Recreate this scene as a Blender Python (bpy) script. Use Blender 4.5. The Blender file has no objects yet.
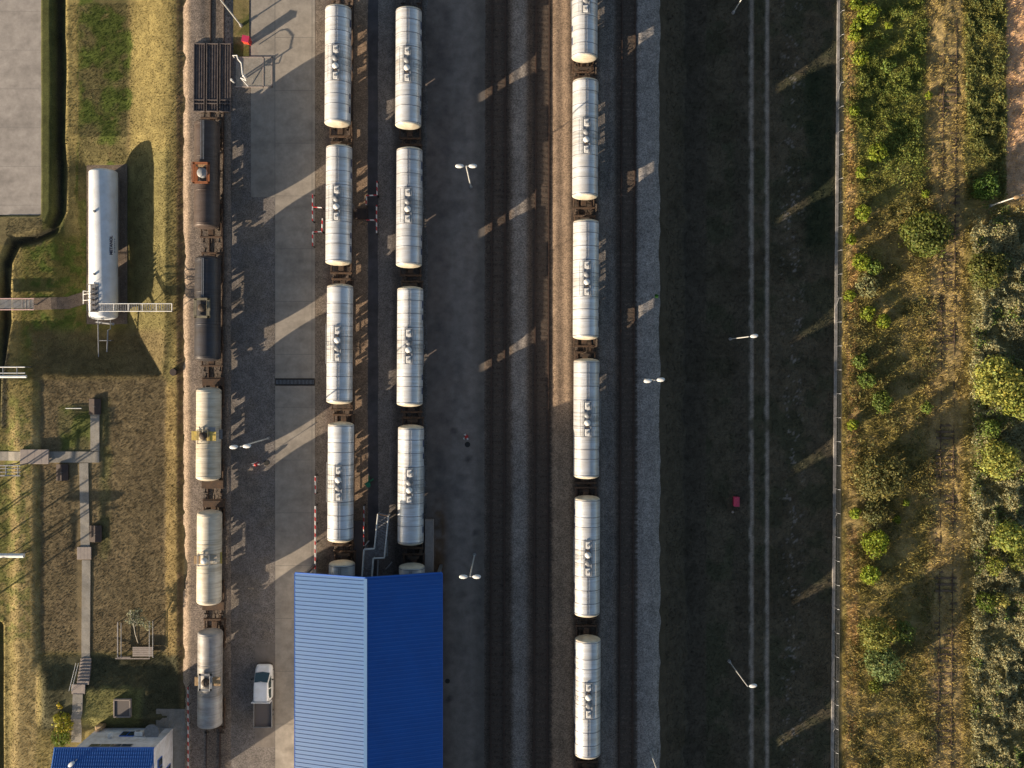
import bpy, math, random
import numpy as np
from mathutils import Vector, Matrix
R = math.radians
random.seed(5); rng = np.random.default_rng(5)
S = bpy.context.scene
COL = S.collection
H, F, CX, CY = 110.0, 968.0, 512.0, 366.0
# ---------------------------------------------------------------- camera, sky, sun
cam = bpy.data.cameras.new('camera'); cam.sensor_width = 36; cam.lens = 36 * F / 1024
cam.clip_start = 1; cam.clip_end = 3000; cam.shift_y = -(384 - CY) / 1024
co = bpy.data.objects.new('camera', cam); COL.objects.link(co); co.location = (0, 0, H); S.camera = co
SUN_EL, SUN_AZ = 13.2, 33.5          # shadows run towards +x turned 33.5 degrees to +y
w = bpy.data.worlds.new('World'); S.world = w; w.use_nodes = True
nt = w.node_tree; bg = nt.nodes['Background']
sky = nt.nodes.new('ShaderNodeTexSky'); sky.sky_type = 'NISHITA'; sky.sun_disc = False
sky.sun_elevation = R(SUN_EL); sky.sun_rotation = R(270 - SUN_AZ); sky.altitude = 100
sky.air_density = 1.0; sky.dust_density = 1.5; sky.ozone_density = 1.0
hs = nt.nodes.new('ShaderNodeHueSaturation'); hs.inputs['Saturation'].default_value = .92
nt.links.new(sky.outputs[0], hs.inputs['Color']); nt.links.new(hs.outputs[0], bg.inputs[0]); bg.inputs[1].default_value = 0.066
sl = bpy.data.lights.new('sun', 'SUN'); sl.energy = 5.0; sl.angle = R(0.5); sl.color = (1.0, 0.82, 0.60)
so = bpy.data.objects.new('sun', sl); COL.objects.link(so)
sd = Vector((-math.cos(R(SUN_AZ)) * math.cos(R(SUN_EL)), -math.sin(R(SUN_AZ)) * math.cos(R(SUN_EL)), math.sin(R(SUN_EL))))
so.rotation_euler = sd.to_track_quat('Z', 'Y').to_euler(); so.location = sd * 100
S.view_settings.view_transform = 'Standard'; S.view_settings.look = 'None'
S.view_settings.exposure = 1.05; S.view_settings.gamma = 1; S.view_settings.use_curve_mapping = False
S.render.engine = 'CYCLES'
S.cycles.max_bounces = 5; S.cycles.transparent_max_bounces = 6

# ---------------------------------------------------------------- measuring: a point of the plan at height z
def PX(px, z=0.): return (px - CX) * (H - z) / F
def PY(py, z=0.): return (CY - py) * (H - z) / F
def P(px, py, z=0.): return Vector((PX(px, z), PY(py, z), z))
def back(X, Y, Z): return CX + X * F / (H - Z), CY - Y * F / (H - Z)

# ---------------------------------------------------------------- noise in numpy
_T = rng.random((256, 256))
def vnoise(x, y):
    xi = np.floor(x).astype(int); yi = np.floor(y).astype(int); fx = x - xi; fy = y - yi
    fx = fx * fx * (3 - 2 * fx); fy = fy * fy * (3 - 2 * fy)
    a = _T[xi % 256, yi % 256]; b = _T[(xi + 1) % 256, yi % 256]; c = _T[xi % 256, (yi + 1) % 256]; d = _T[(xi + 1) % 256, (yi + 1) % 256]
    return (a * (1 - fx) + b * fx) * (1 - fy) + (c * (1 - fx) + d * fx) * fy
def fbm(x, y, o=4):
    s = 0; a = .5; t = 0
    for k in range(o):
        s = s + a * vnoise(x * 2 ** k + 17.3 * k, y * 2 ** k + 31.7 * k); t += a; a *= .5
    return s / t
def sm(a, b, x):
    t = np.clip((x - a) / (b - a), 0, 1); return t * t * (3 - 2 * t)
def lin(a, b, x): return np.clip((x - a) / (b - a), 0, 1)
def band(a, b, x, e=2.): return sm(a - e, a + e, x) * (1 - sm(b - e, b + e, x))
def srgb(r, g, b):
    f = lambda c: (c / 12.92 if c <= .04045 else ((c + .055) / 1.055) ** 2.4)
    return (f(r / 255), f(g / 255), f(b / 255))

# ---------------------------------------------------------------- materials
def newmat(name):
    m = bpy.data.materials.new(name); m.use_nodes = True
    return m, m.node_tree, m.node_tree.nodes['Principled BSDF']
def N(t, kind, **kw):
    n = t.nodes.new(kind)
    for k, v in kw.items():
        if k in n.inputs: n.inputs[k].default_value = v
        else: setattr(n, k, v)
    return n
def mixrgb(t, mode, fac, a, b):
    n = t.nodes.new('ShaderNodeMix'); n.data_type = 'RGBA'; n.blend_type = mode
    for i, v in ((0, fac), (6, a), (7, b)):
        if isinstance(v, bpy.types.NodeSocket): t.links.new(v, n.inputs[i])
        elif i == 0: n.inputs[0].default_value = v
        else: n.inputs[i].default_value = (*v, 1) if len(v) == 3 else v
    return n.outputs[2]
def ramp(t, src, p0, p1, c0=(0, 0, 0), c1=(1, 1, 1)):
    r = t.nodes.new('ShaderNodeValToRGB'); e = r.color_ramp.elements
    e[0].position = p0; e[1].position = p1; e[0].color = (*c0, 1); e[1].color = (*c1, 1)
    t.links.new(src, r.inputs[0]); return r.outputs[0]
def mat(name, c, rough=.6, metal=0., dirt=None, dscale=1.5, damt=.5, bump=0., bscale=8., fine=0., stretch=None, spec=.5, vary=0.):
    m, t, b = newmat(name)
    b.inputs['Roughness'].default_value = rough; b.inputs['Metallic'].default_value = metal; b.inputs['Specular IOR Level'].default_value = spec
    tc = N(t, 'ShaderNodeTexCoord'); mp = N(t, 'ShaderNodeMapping'); t.links.new(tc.outputs['Object'], mp.inputs[0])
    if stretch: mp.inputs['Scale'].default_value = stretch
    if vary:
        oi = N(t, 'ShaderNodeObjectInfo'); cb = N(t, 'ShaderNodeVectorMath', operation='SCALE'); t.links.new(oi.outputs['Location'], cb.inputs[0]); cb.inputs['Scale'].default_value = 3.7; t.links.new(cb.outputs[0], mp.inputs['Location'])
    col = None
    if dirt:
        n = N(t, 'ShaderNodeTexNoise', Scale=dscale, Detail=6., Roughness=.65); t.links.new(mp.outputs[0], n.inputs['Vector'])
        f = ramp(t, n.outputs[0], .5 - .25 * damt - .02, .75); col = mixrgb(t, 'MIX', f, c, dirt)
    if fine:
        n2 = N(t, 'ShaderNodeTexNoise', Scale=bscale, Detail=4.); t.links.new(tc.outputs['Object'], n2.inputs['Vector'])
        g = ramp(t, n2.outputs[0], .3, .7, (1 - fine,) * 3, (1 + fine,) * 3)
        col = mixrgb(t, 'MULTIPLY', 1., col if col else c, g)
    if vary:
        sr = N(t, 'ShaderNodeSeparateXYZ'); t.links.new(tc.outputs['Object'], sr.inputs[0]); n5 = N(t, 'ShaderNodeTexNoise', Scale=2.2, Detail=4.); m5 = N(t, 'ShaderNodeMapping'); m5.inputs['Scale'].default_value = (.12, 2.6, .12)
        t.links.new(tc.outputs['Object'], m5.inputs[0]); t.links.new(cb.outputs[0], m5.inputs['Location']); t.links.new(m5.outputs[0], n5.inputs['Vector'])
        ab = N(t, 'ShaderNodeMath', operation='ABSOLUTE'); t.links.new(sr.outputs[1], ab.inputs[0]); gm = N(t, 'ShaderNodeMapRange'); t.links.new(ab.outputs[0], gm.inputs[0]); gm.inputs[1].default_value = .5; gm.inputs[2].default_value = 3.2; gm.inputs[3].default_value = .16; gm.inputs[4].default_value = 0.; ad = N(t, 'ShaderNodeMath', operation='ADD'); t.links.new(n5.outputs[0], ad.inputs[0]); t.links.new(gm.outputs[0], ad.inputs[1])
        st = ramp(t, ad.outputs[0], .52, .84, (1, 1, 1), (1 - vary, 1 - vary * 1.05, 1 - vary * 1.15)); col = mixrgb(t, 'MULTIPLY', 1., col if col else c, st)
        rv = ramp(t, oi.outputs['Random'], 0, 1, (.86, .86, .87), (1.0, 1.0, 1.0)); col = mixrgb(t, 'MULTIPLY', 1., col, rv)
    if col: t.links.new(col, b.inputs['Base Color'])
    else: b.inputs['Base Color'].default_value = (*c, 1)
    if bump:
        n3 = N(t, 'ShaderNodeTexNoise', Scale=bscale, Detail=5.); t.links.new(tc.outputs['Object'], n3.inputs['Vector'])
        bp = N(t, 'ShaderNodeBump', Strength=bump, Distance=.05); t.links.new(n3.outputs[0], bp.inputs['Height']); t.links.new(bp.outputs[0], b.inputs['Normal'])
    return m
def zonemat(name, scale, amt, bump, dist, rough=.9, vor=False, patch=.25):
    """surface whose own colour is stored on its vertices, broken up by grain"""
    m, t, b = newmat(name); b.inputs['Roughness'].default_value = rough; b.inputs['Specular IOR Level'].default_value = .2
    at = N(t, 'ShaderNodeAttribute', attribute_name='col'); tc = N(t, 'ShaderNodeTexCoord')
    if vor:
        n = N(t, 'ShaderNodeTexVoronoi', Scale=scale); t.links.new(tc.outputs['Object'], n.inputs['Vector'])
        sp = N(t, 'ShaderNodeSeparateColor'); t.links.new(n.outputs['Color'], sp.inputs[0]); src = sp.outputs[0]; hgt = n.outputs['Distance']
    else:
        n = N(t, 'ShaderNodeTexNoise', Scale=scale, Detail=5., Roughness=.7); t.links.new(tc.outputs['Object'], n.inputs['Vector']); src = n.outputs[0]; hgt = src
    g = ramp(t, src, .0 if vor else .28, 1. if vor else .72, (1 - amt,) * 3, (1 + amt,) * 3)
    n2 = N(t, 'ShaderNodeTexNoise', Scale=.9, Detail=5., Roughness=.6); t.links.new(tc.outputs['Object'], n2.inputs['Vector'])
    g2 = ramp(t, n2.outputs[0], .3, .7, (1 - patch,) * 3, (1 + patch,) * 3)
    c = mixrgb(t, 'MULTIPLY', 1., at.outputs[0], g); c = mixrgb(t, 'MULTIPLY', 1., c, g2)
    t.links.new(c, b.inputs['Base Color'])
    if bump:
        bp = N(t, 'ShaderNodeBump', Strength=bump, Distance=dist); t.links.new(hgt, bp.inputs['Height']); t.links.new(bp.outputs[0], b.inputs['Normal'])
    return m
def leafmat(name, trans=.25, rough=.6):
    m, t, b = newmat(name); b.inputs['Roughness'].default_value = rough; b.inputs['Specular IOR Level'].default_value = .25
    at = N(t, 'ShaderNodeAttribute', attribute_name='col'); t.links.new(at.outputs[0], b.inputs['Base Color'])
    tr = N(t, 'ShaderNodeBsdfTranslucent'); t.links.new(at.outputs[0], tr.inputs[0])
    mx = N(t, 'ShaderNodeMixShader'); mx.inputs[0].default_value = trans
    t.links.new(b.outputs[0], mx.inputs[1]); t.links.new(tr.outputs[0], mx.inputs[2])
    t.links.new(mx.outputs[0], t.nodes['Material Output'].inputs[0]); return m
def stripemat(name, c0, c1, per, axis=1, rough=.5):
    m, t, b = newmat(name); b.inputs['Roughness'].default_value = rough
    g = N(t, 'ShaderNodeNewGeometry'); s = N(t, 'ShaderNodeSeparateXYZ'); t.links.new(g.outputs['Position'], s.inputs[0])
    a = N(t, 'ShaderNodeMath', operation='ADD'); t.links.new(s.outputs[0], a.inputs[0]); t.links.new(s.outputs[1], a.inputs[1])
    d = N(t, 'ShaderNodeMath', operation='DIVIDE'); t.links.new(a.outputs[0], d.inputs[0]); d.inputs[1].default_value = per
    f = N(t, 'ShaderNodeMath', operation='FRACT'); t.links.new(d.outputs[0], f.inputs[0])
    q = N(t, 'ShaderNodeMath', operation='GREATER_THAN'); t.links.new(f.outputs[0], q.inputs[0]); q.inputs[1].default_value = .5
    t.links.new(mixrgb(t, 'MIX', q.outputs[0], c0, c1), b.inputs['Base Color']); return m

M = dict(
 terrain=zonemat('grass_ground', 9., .5, .35, .06),
 gravel=zonemat('ballast_stones', 10., .42, .6, .04, vor=True, patch=.15),
 yard=zonemat('compacted_gravel', 11., .38, .6, .03, vor=True, patch=.2),
 concrete=zonemat('concrete_slab', 3., .10, .15, .01, patch=.16),
 asphalt=zonemat('old_asphalt', 14., .25, .3, .01, patch=.22),
 steel=mat('rail_steel', (.075, .055, .045), .6, .3, (.10, .05, .03), 3, .7),
 oldrail=mat('old_rail', (.10, .065, .045), .9, 0, (.05, .04, .03), 2, .6),
 palepole=mat('pale_pole', (.62, .62, .60), .5, .1, (.4, .4, .38), 2, .3),
 palegrate=mat('pale_grating', (.42, .43, .45), .5, .4, (.25, .25, .25), 4, .4),
 dome=mat('dome_grey', (.30, .31, .33), .5, .2, (.06, .06, .06), 3, .4),
 wood=mat('oiled_sleeper', (.17, .12, .08), .9, 0, (.10, .075, .05), 2, .5, bump=.3),
 csleeper=mat('concrete_sleeper', (.088, .066, .050), .9, 0, (.06, .045, .035), 2, .8, bump=.3),
 clad=mat('white_lacquered_tank', (.75, .78, .82), .32, .35, (.58, .55, .50), .9, .35, stretch=(.5, 1.6, .35), vary=.35),
 band=mat('weld_band', (.25, .25, .27), .5, .5),
 cap=mat('cream_tank_end', (.62, .57, .46), .5, 0, (.42, .34, .24), 1.2, .4),
 dark=mat('grimy_black_steel', (.035, .032, .03), .7, .2, (.10, .06, .035), 2.5, .5),
 brown=mat('brown_underframe', (.050, .034, .025), .8, .1, (.12, .065, .035), 2.5, .5),
 galv=mat('galvanised_steel', (.34, .35, .37), .45, .7, (.2, .2, .2), 4, .4),
 darkgrate=mat('dark_grating', (.30, .30, .32), .6, .4, (.07, .07, .07), 4, .5),
 white=mat('white_paint', (.78, .78, .77), .4, 0, (.6, .57, .52), 2, .25),
 whitecar=mat('white_car_paint', (.80, .82, .85), .22, 0, (.66, .65, .63), 1, .15),
 grey=mat('grey_paint', (.3, .31, .33), .5, 0, (.2, .19, .18), 2, .5),
 black=mat('black_rubber', (.02, .02, .02), .8),
 blue=mat('blue_mark', (.03, .05, .12), .5),
 navy=mat('navy_lettering', (.015, .02, .07), .5),
 red=mat('red_paint', (.50, .035, .03), .45, 0, (.35, .03, .03), 3, .4),
 magenta=mat('faded_red_lid', (.55, .03, .10), .5, 0, (.45, .04, .1), 3, .4),
 green=mat('green_paint', (.01, .20, .10), .5, 0, (.02, .1, .06), 3, .4),
 orange=mat('orange_rust', (.30, .10, .035), .8, 0, (.20, .07, .03), 3, .5),
 olive=mat('olive_frame', (.22, .20, .14), .7, 0, (.12, .1, .07), 3, .5),
 yellow=mat('yellow_platform', (.75, .55, .12), .6, 0, (.4, .3, .12), 3, .4),
 tan=mat('tan_boards', (.45, .30, .15), .7, 0, (.28, .18, .1), 3, .4),
 rustgrey=mat('sooty_brown_tank', (.12, .095, .085), .5, .25, (.075, .05, .04), 1.0, .75, stretch=(.6, 1.4, .4), fine=.1, vary=.45),
 charcoal=mat('charcoal_tank', (.06, .06, .072), .45, .3, (.055, .045, .04), 1.0, .6, stretch=(.6, 1.4, .4), fine=.1, vary=.45),
 cream=mat('cream_tank', (.66, .62, .52), .5, .05, (.45, .38, .28), 1.1, .45, stretch=(.6, 1.4, .4), vary=.45),
 dullgrey=mat('dull_grey_tank', (.40, .40, .40), .5, .15, (.22, .2, .18), 1.1, .6, stretch=(.6, 1.4, .4), vary=.45),
 roofblue=mat('blue_sheet_roof', (.0006, .090, .40), .38, 0, (.001, .075, .34), .35, .3, spec=.6),
 rooflight=mat('sun_bleached_blue_sheet', (.028, .105, .285), .5, 0, (.035, .115, .28), .6, .4, spec=.4),  # west slope: same blue sheet, its sunlit look put into the colour
 tile=mat('blue_roof_tile', (.005, .10, .38), .35, 0, (.006, .10, .38), 1.5, .4, fine=.15),
 plaster=mat('white_plaster', (.80, .80, .83), .85, 0, (.5, .48, .46), 1, .4, bump=.1),
 glass=mat('window_glass', (.03, .05, .07), .08, 0, spec=1.),
 screen=mat('windscreen', (.015, .04, .05), .06, 0, spec=1.),
 pvc=mat('blue_window_frame', (.02, .12, .5), .4),
 bark=mat('bark', (.10, .075, .05), .9, 0, (.05, .04, .03), 5, .5, bump=.5),
 birch=mat('pale_bark', (.45, .42, .36), .9, 0, (.2, .18, .15), 5, .5),
 manhole=mat('dark_cover', (.045, .035, .032), .7, .1, (.08, .05, .04), 3, .5),
 leaf=leafmat('leaf'), blade=leafmat('grass_blade', .2, .8),
 stripe=stripemat('red_white_stripes', (.55, .03, .03), (.75, .74, .72), .9),
 bed=mat('cargo_floor', (.12, .105, .105), .8, 0, (.13, .11, .10), 2, .5),
 slab=mat('pinkish_slab', (.34, .29, .26), .9, 0, (.26, .22, .2), 2, .4, fine=.12),
 pathc=mat('worn_concrete_path', (.30, .28, .25), .9, 0, (.2, .18, .15), 1.3, .5, fine=.15, bump=.1),
 lampglass=mat('lamp_lens', (.85, .85, .85), .25, 0),
)

# ---------------------------------------------------------------- mesh builder
class MB:
    def __init__(s): s.v = []; s.f = []; s.m = []; s.sm = []
    def add(s, vs, fs, mi=0, smooth=False):
        o = len(s.v); s.v += [tuple(v) for v in vs]
        for f in fs: s.f.append([o + i for i in f]); s.m.append(mi); s.sm.append(smooth)
        return s
    def box(s, c, d, mi=0, rz=0., bev=0.):
        x, y, z = d[0] / 2, d[1] / 2, d[2] / 2; ca, sa = math.cos(rz), math.sin(rz)
        if bev:
            b = min(bev, x * .9, y * .9, z * .9); vs = []
            for zz, k in ((-z, b), (-z + b, 0), (z - b, 0), (z, b)):
                for (ax, ay) in ((-x + k, -y + b), (-x + b, -y + k), (x - b, -y + k), (x - k, -y + b), (x - k, y - b), (x - b, y - k), (-x + b, y - k), (-x + k, y - b)):
                    vs.append((ax, ay, zz))
            fs = [list(range(7, -1, -1)), list(range(24, 32))]
            for r in range(3):
                for i in range(8): j = (i + 1) % 8; fs.append([r * 8 + i, r * 8 + j, (r + 1) * 8 + j, (r + 1) * 8 + i])
        else:
            vs = [(i, j, k) for k in (-z, z) for j in (-y, y) for i in (-x, x)]
            fs = [[0, 2, 3, 1], [4, 5, 7, 6], [0, 1, 5, 4], [2, 6, 7, 3], [0, 4, 6, 2], [1, 3, 7, 5]]
        return s.add([(c[0] + a * ca - b_ * sa, c[1] + a * sa + b_ * ca, c[2] + k) for a, b_, k in vs], fs, mi)
    def cyl(s, p0, p1, r0, r1=None, n=10, mi=0, smooth=True, caps=True):
        r1 = r0 if r1 is None else r1; p0 = Vector(p0); p1 = Vector(p1); d = (p1 - p0).normalized()
        u = d.orthogonal().normalized(); v = d.cross(u); vs = []
        for p, r in ((p0, r0), (p1, r1)):
            for i in range(n): a = 2 * math.pi * i / n; vs.append(p + u * math.cos(a) * r + v * math.sin(a) * r)
        s.add(vs, [[i, (i + 1) % n, n + (i + 1) % n, n + i] for i in range(n)], mi, smooth)
        if caps: s.add(vs, [list(range(n - 1, -1, -1)), list(range(n, 2 * n))], mi)
        return s
    def tube(s, pts, r, n=6, mi=0):
        for a, b in zip(pts[:-1], pts[1:]): s.cyl(a, b, r, n=n, mi=mi)
        return s
    def lathe(s, prof, axis='y', c=(0, 0, 0), n=28, mi=0, mis=None):
        """prof: list of (t along the axis, radius)"""
        vs = []
        for t, r in prof:
            for i in range(n):
                a = 2 * math.pi * i / n; p, q = math.cos(a) * r, math.sin(a) * r
                vs.append({'y': (c[0] + p, c[1] + t, c[2] + q), 'x': (c[0] + t, c[1] + p, c[2] + q), 'z': (c[0] + p, c[1] + q, c[2] + t)}[axis])
        o = len(s.v); s.v += vs
        for k in range(len(prof) - 1):
            for i in range(n):
                j = (i + 1) % n; f = [o + k * n + i, o + k * n + j, o + (k + 1) * n + j, o + (k + 1) * n + i]
                if axis == 'y': f = f[::-1]
                s.f.append(f); s.m.append(mis[k] if mis else mi); s.sm.append(True)
        e = [o + i for i in range(n)]; e2 = [o + (len(prof) - 1) * n + i for i in range(n)]
        s.f += [e if axis == 'y' else e[::-1], e2[::-1] if axis == 'y' else e2]; s.m += [mi, mi]; s.sm += [False, False]
        return s
    def prism(s, pts, z0, z1, mi=0):
        n = len(pts); vs = [(x, y, z0) for x, y in pts] + [(x, y, z1) for x, y in pts]
        return s.add(vs, [list(range(n - 1, -1, -1)), list(range(n, 2 * n))] + [[i, (i + 1) % n, n + (i + 1) % n, n + i] for i in range(n)], mi)
    def build(s, name, mats, parent=None, loc=None, rz=None):
        if not isinstance(mats, (list, tuple)): mats = [mats]
        me = bpy.data.meshes.new(name); me.from_pydata(s.v, [], s.f)
        for m in mats: me.materials.append(m)
        me.polygons.foreach_set('material_index', s.m); me.polygons.foreach_set('use_smooth', s.sm); me.update()
        o = bpy.data.objects.new(name, me); COL.objects.link(o)
        if parent: o.parent = parent
        if loc is not None: o.location = loc
        if rz is not None: o.rotation_euler.z = rz
        return o
def tag(o, label=None, cat=None, group=None, kind=None):
    if label: o['label'] = label
    if cat: o['category'] = cat
    if group: o['group'] = group
    if kind: o['kind'] = kind
    return o
def thing(name, label, cat, loc=(0, 0, 0), rz=0., group=None):
    o = bpy.data.objects.new(name, None); COL.objects.link(o); o.location = loc; o.rotation_euler.z = rz
    o.empty_display_size = .2
    return tag(o, label, cat, group)
def copy_tree(o, parent=None, kids=None):
    c = o.copy(); COL.objects.link(c); c.parent = parent
    for ch in KIDS(o): copy_tree(ch, c)
    return c
def KIDS(o): return [x for x in COL.objects if x.parent == o]
def qmesh(name, V, FQ, mats, colr=None, smooth=False):
    """fast mesh from numpy: V (n,3), FQ (m,k) index rows; colr (n,3) vertex colours"""
    me = bpy.data.meshes.new(name); k = FQ.shape[1]
    me.vertices.add(len(V)); me.vertices.foreach_set('co', V.astype(np.float32).ravel())
    me.loops.add(FQ.size); me.loops.foreach_set('vertex_index', FQ.astype(np.int32).ravel())
    me.polygons.add(len(FQ)); me.polygons.foreach_set('loop_start', np.arange(0, FQ.size, k, dtype=np.int32))
    me.polygons.foreach_set('use_smooth', np.full(len(FQ), smooth))
    me.update(calc_edges=True); me.materials.append(mats)
    if colr is not None:
        a = me.color_attributes.new('col', 'FLOAT_COLOR', 'POINT')
        a.data.foreach_set('color', np.hstack([colr, np.ones((len(V), 1))]).astype(np.float32).ravel())
    o = bpy.data.objects.new(name, me); COL.objects.link(o); return o
def grid(name, xs, ys, zf, cf, m, smooth=True):
    X, Y = np.meshgrid(xs, ys); Z = zf(X, Y); u, v = back(X, Y, Z)
    C = cf(u, v, X, Y); nx, ny = len(xs), len(ys)
    i = np.arange((nx - 1) * (ny - 1)); r = i // (nx - 1); c = i % (nx - 1); a = r * nx + c
    return qmesh(name, np.stack([X, Y, Z], -1).reshape(-1, 3), np.stack([a, a + 1, a + nx + 1, a + nx], -1), m, C.reshape(-1, 3), smooth)
def mixc(c, k, m): return c * (1 - m[..., None]) + np.array(k) * m[..., None]

# ---------------------------------------------------------------- lines of the plan: (u at v=0, u at v=768)
TR = dict(a=(213.8, 218.2), b=(342, 347), c=(410.8, 415), d=(497.4, 499), e=(540.6, 542.8), f=(582.8, 585.8), g=(626, 628.8))
def trackx(k, Y):
    u0, u1 = TR[k]; return PX(u0 + (u1 - u0) * (CY - np.asarray(Y) * 8.8) / 768)
def trackrz(k):
    u0, u1 = TR[k]; return math.atan((u1 - u0) / 768)

DLOW = 4.1
# ditch centre lines on the left
DITCH = [(60, -400), (60, 212), (53, 230), (40, 236), (16, 243), (7, 262), (4, 425)]
DITCH_G = [(512 - (512 - a) * 1.024, 366 - (366 - b) * 1.024) for a, b in DITCH]
DITCH2 = [(-5, 628), (-5, 900)]
def dist_poly(u, v, pts):
    d = np.full(u.shape, 1e9)
    for (a, b), (c, e) in zip(pts[:-1], pts[1:]):
        dx, dy = c - a, e - b; t = np.clip(((u - a) * dx + (v - b) * dy) / (dx * dx + dy * dy), 0, 1)
        d = np.minimum(d, np.hypot(u - a - t * dx, v - b - t * dy))
    return d
def zground(X, Y):
    u = CX + X * 8.8; v = CY - Y * 8.8
    wv = (fbm(X * .12 + 5, Y * .12) - .5)
    # ---- left: hollow with the methanol tank, sunken lawn, ditch
    left = 1 - sm(176, 184, u)
    fa = lin(162, 132, v)                                            # 1 north of the tank
    floor = -3.3 * (1 - fa) - 2.2 * fa + (1.0 * (1 - fa) - .1 * fa) * (1 - lin(44, 72, u))
    east = 1 - (lin(117, 165, u) * (1 - fa) + sm(118, 174, u) ** .8 * fa)
    s_in = 1 - lin(321, 380, v)
    pit = floor * np.minimum(east, s_in)
    basin = -.28 * np.minimum(np.minimum(lin(32, 41, u), 1 - lin(163, 177, u)), np.minimum(lin(330, 384, v), 1 - lin(655, 672, v)))
    z = np.minimum(pit, basin)
    d = dist_poly(u + wv * 4, v, DITCH_G); z = z - 1.15 * (1 - sm(1, 8.5, d)) * (u < 100)
    d = dist_poly(u, v, DITCH2); z = z - 1.2 * (1 - sm(2, 7, d))
    z = z + .75 * lin(668, 688, v) * lin(36, 48, u) * (1 - lin(150, 176, u)) * (1 - lin(716, 727, v)) - .5 * (1 - sm(4, 20, u)) * sm(380, 430, v)
    z = z - .35 * (u < 31) * (v < 212)
    z = z + .25 * wv + .06 * (fbm(X * .9, Y * .9) - .5)
    zl = z * left + (-.12) * (1 - left)
    # ---- right: bank falling from the railway, low field
    n1 = fbm(X * .5, Y * .5) - .5
    drop = lin(16.4 + n1 * .5, 20.4 + n1, X)
    zr = -DLOW * drop + (.16 * n1 + .12 * (fbm(X * 1.7, Y * 1.7) - .5)) * drop
    ux = CX + X * F / (H + DLOW)
    for k in (751.5, 767):
        zr = zr - .07 * (1 - sm(2, 4, abs(ux - k)))
    wild = sm(842, 850, ux)
    zr = zr + wild * (.45 * (fbm(X * .35 + 9, Y * .35) - .45) + .35 * (fbm(X * 1.4, Y * 1.4 + 3) - .5))
    return np.where(u < 400, zl, zr * (X > 15) + (-.12) * (X <= 15))
def zat(x, y): return float(zground(np.array([[float(x)]]), np.array([[float(y)]]))[0, 0])
def cground(u, v, X, Y):
    n = fbm(X * .45, Y * .45); n2 = fbm(X * 1.6 + 7, Y * 1.6); n3 = fbm(X * .15 + 3, Y * .15 + 8)
    c = np.zeros(u.shape + (3,)) + np.array((.12, .10, .06))
    TAN = (.235, .19, .075); GRN = (.085, .110, .022); BRN = (.17, .13, .065); DKG = (.07, .08, .025); LAWN = (.165, .128, .070)
    uu = u + (n - .5) * 10; vv = v + (n2 - .5) * 8
    c = mixc(c, TAN, (u < 185) * 1.)
    c = mixc(c, GRN, band(78, 130, uu, 1.2) * (1 - sm(160, 300, v)) * sm(.25, .5, n2 + .15))
    c = mixc(c, BRN, band(78, 130, u, 1.2) * (v < 200) * sm(.45, .62, n) * .7)
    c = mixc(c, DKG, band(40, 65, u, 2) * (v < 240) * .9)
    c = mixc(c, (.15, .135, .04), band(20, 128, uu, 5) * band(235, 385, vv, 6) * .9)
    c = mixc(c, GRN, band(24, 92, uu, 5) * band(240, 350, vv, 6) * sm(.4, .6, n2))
    c = mixc(c, (.165, .145, .058), band(128, 172, u, 3) * band(150, 380, vv, 4) * .8)
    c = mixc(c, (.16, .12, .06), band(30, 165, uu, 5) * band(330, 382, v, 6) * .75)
    c = mixc(c, LAWN, band(40, 167, u + (n2 - .5) * 5, 1.5) * band(379, 652, v, 3))
    c = mixc(c, GRN, band(60, 92, uu, 3) * band(405, 450, vv, 4) * .8)
    c = mixc(c, GRN, band(100, 110, uu, 3) * band(400, 560, vv, 4) * .4)
    c = mixc(c, (.185, .14, .08), band(40, 167, u, 2) * band(379, 652, v, 4) * sm(.5, .7, n) * .5)
    c = mixc(c, (.27, .20, .085), band(166, 176, u + (n2 - .5) * 3, 1.5) * band(385, 680, v, 6))  # slope facing the sun, its brightness painted into the colour
    c = mixc(c, (.16, .11, .06), band(176.5, 184, u, 1.5) * (.6 + .4 * (n2 > .5)))
    c = mixc(c, (.09, .085, .045), band(41, 180, u, 3) * band(655, 730, v, 3))  # shaded bank above the office, the shade put into the colour
    c = mixc(c, (.20, .19, .07), band(84, 140, uu, 4) * band(688, 726, vv, 3))  # sunlit patch within that bank, painted paler
    c = mixc(c, (.13, .11, .06), (u < 42) * band(217, 245, v, 2) * .8)
    c = mixc(c, (.33, .255, .12), band(13, 37, uu, 2) * sm(400, 440, v) * .8)
    c = mixc(c, GRN, (u < 30) * band(395, 640, v, 6) * sm(.45, .6, n2) * .6)
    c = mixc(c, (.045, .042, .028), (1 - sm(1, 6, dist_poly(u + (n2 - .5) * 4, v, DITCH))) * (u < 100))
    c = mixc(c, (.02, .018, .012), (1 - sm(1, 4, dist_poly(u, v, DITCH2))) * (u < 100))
    tl = (u < 184)[..., None]
    c = np.where(tl, c * (1 + .5 * (n2 - .5))[..., None] * (1 + .5 * (n3 - .5))[..., None], c)
    # grass strip between the track and the concrete at the top
    c = np.where(((u >= 184) & (u < 400))[..., None], np.array((.10, .085, .05)), c)
    # ---- right
    low = (u > 640)[..., None]
    g = np.zeros(c.shape) + np.array((.092, .078, .052))
    g = mixc(g, (.075, .062, .045), band(658, 706, u + (n - .5) * 6, 1.5) * .9)
    g = mixc(g, (.050, .054, .030), sm(.45, .6, n) * (u > 706) * .7)
    g = mixc(g, (.075, .062, .045), band(733, 750, u + (n2 - .5) * 6, 3) * .7)
    g = mixc(g, (.055, .046, .03), sm(.55, .7, fbm(X * .25, Y * .25 + 40)) * .6)
    g = mixc(g, (.014, .028, .012), band(806, 834, u + (n - .5) * 14, 6) * band(60, 260, v, 20) * .7)
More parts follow.
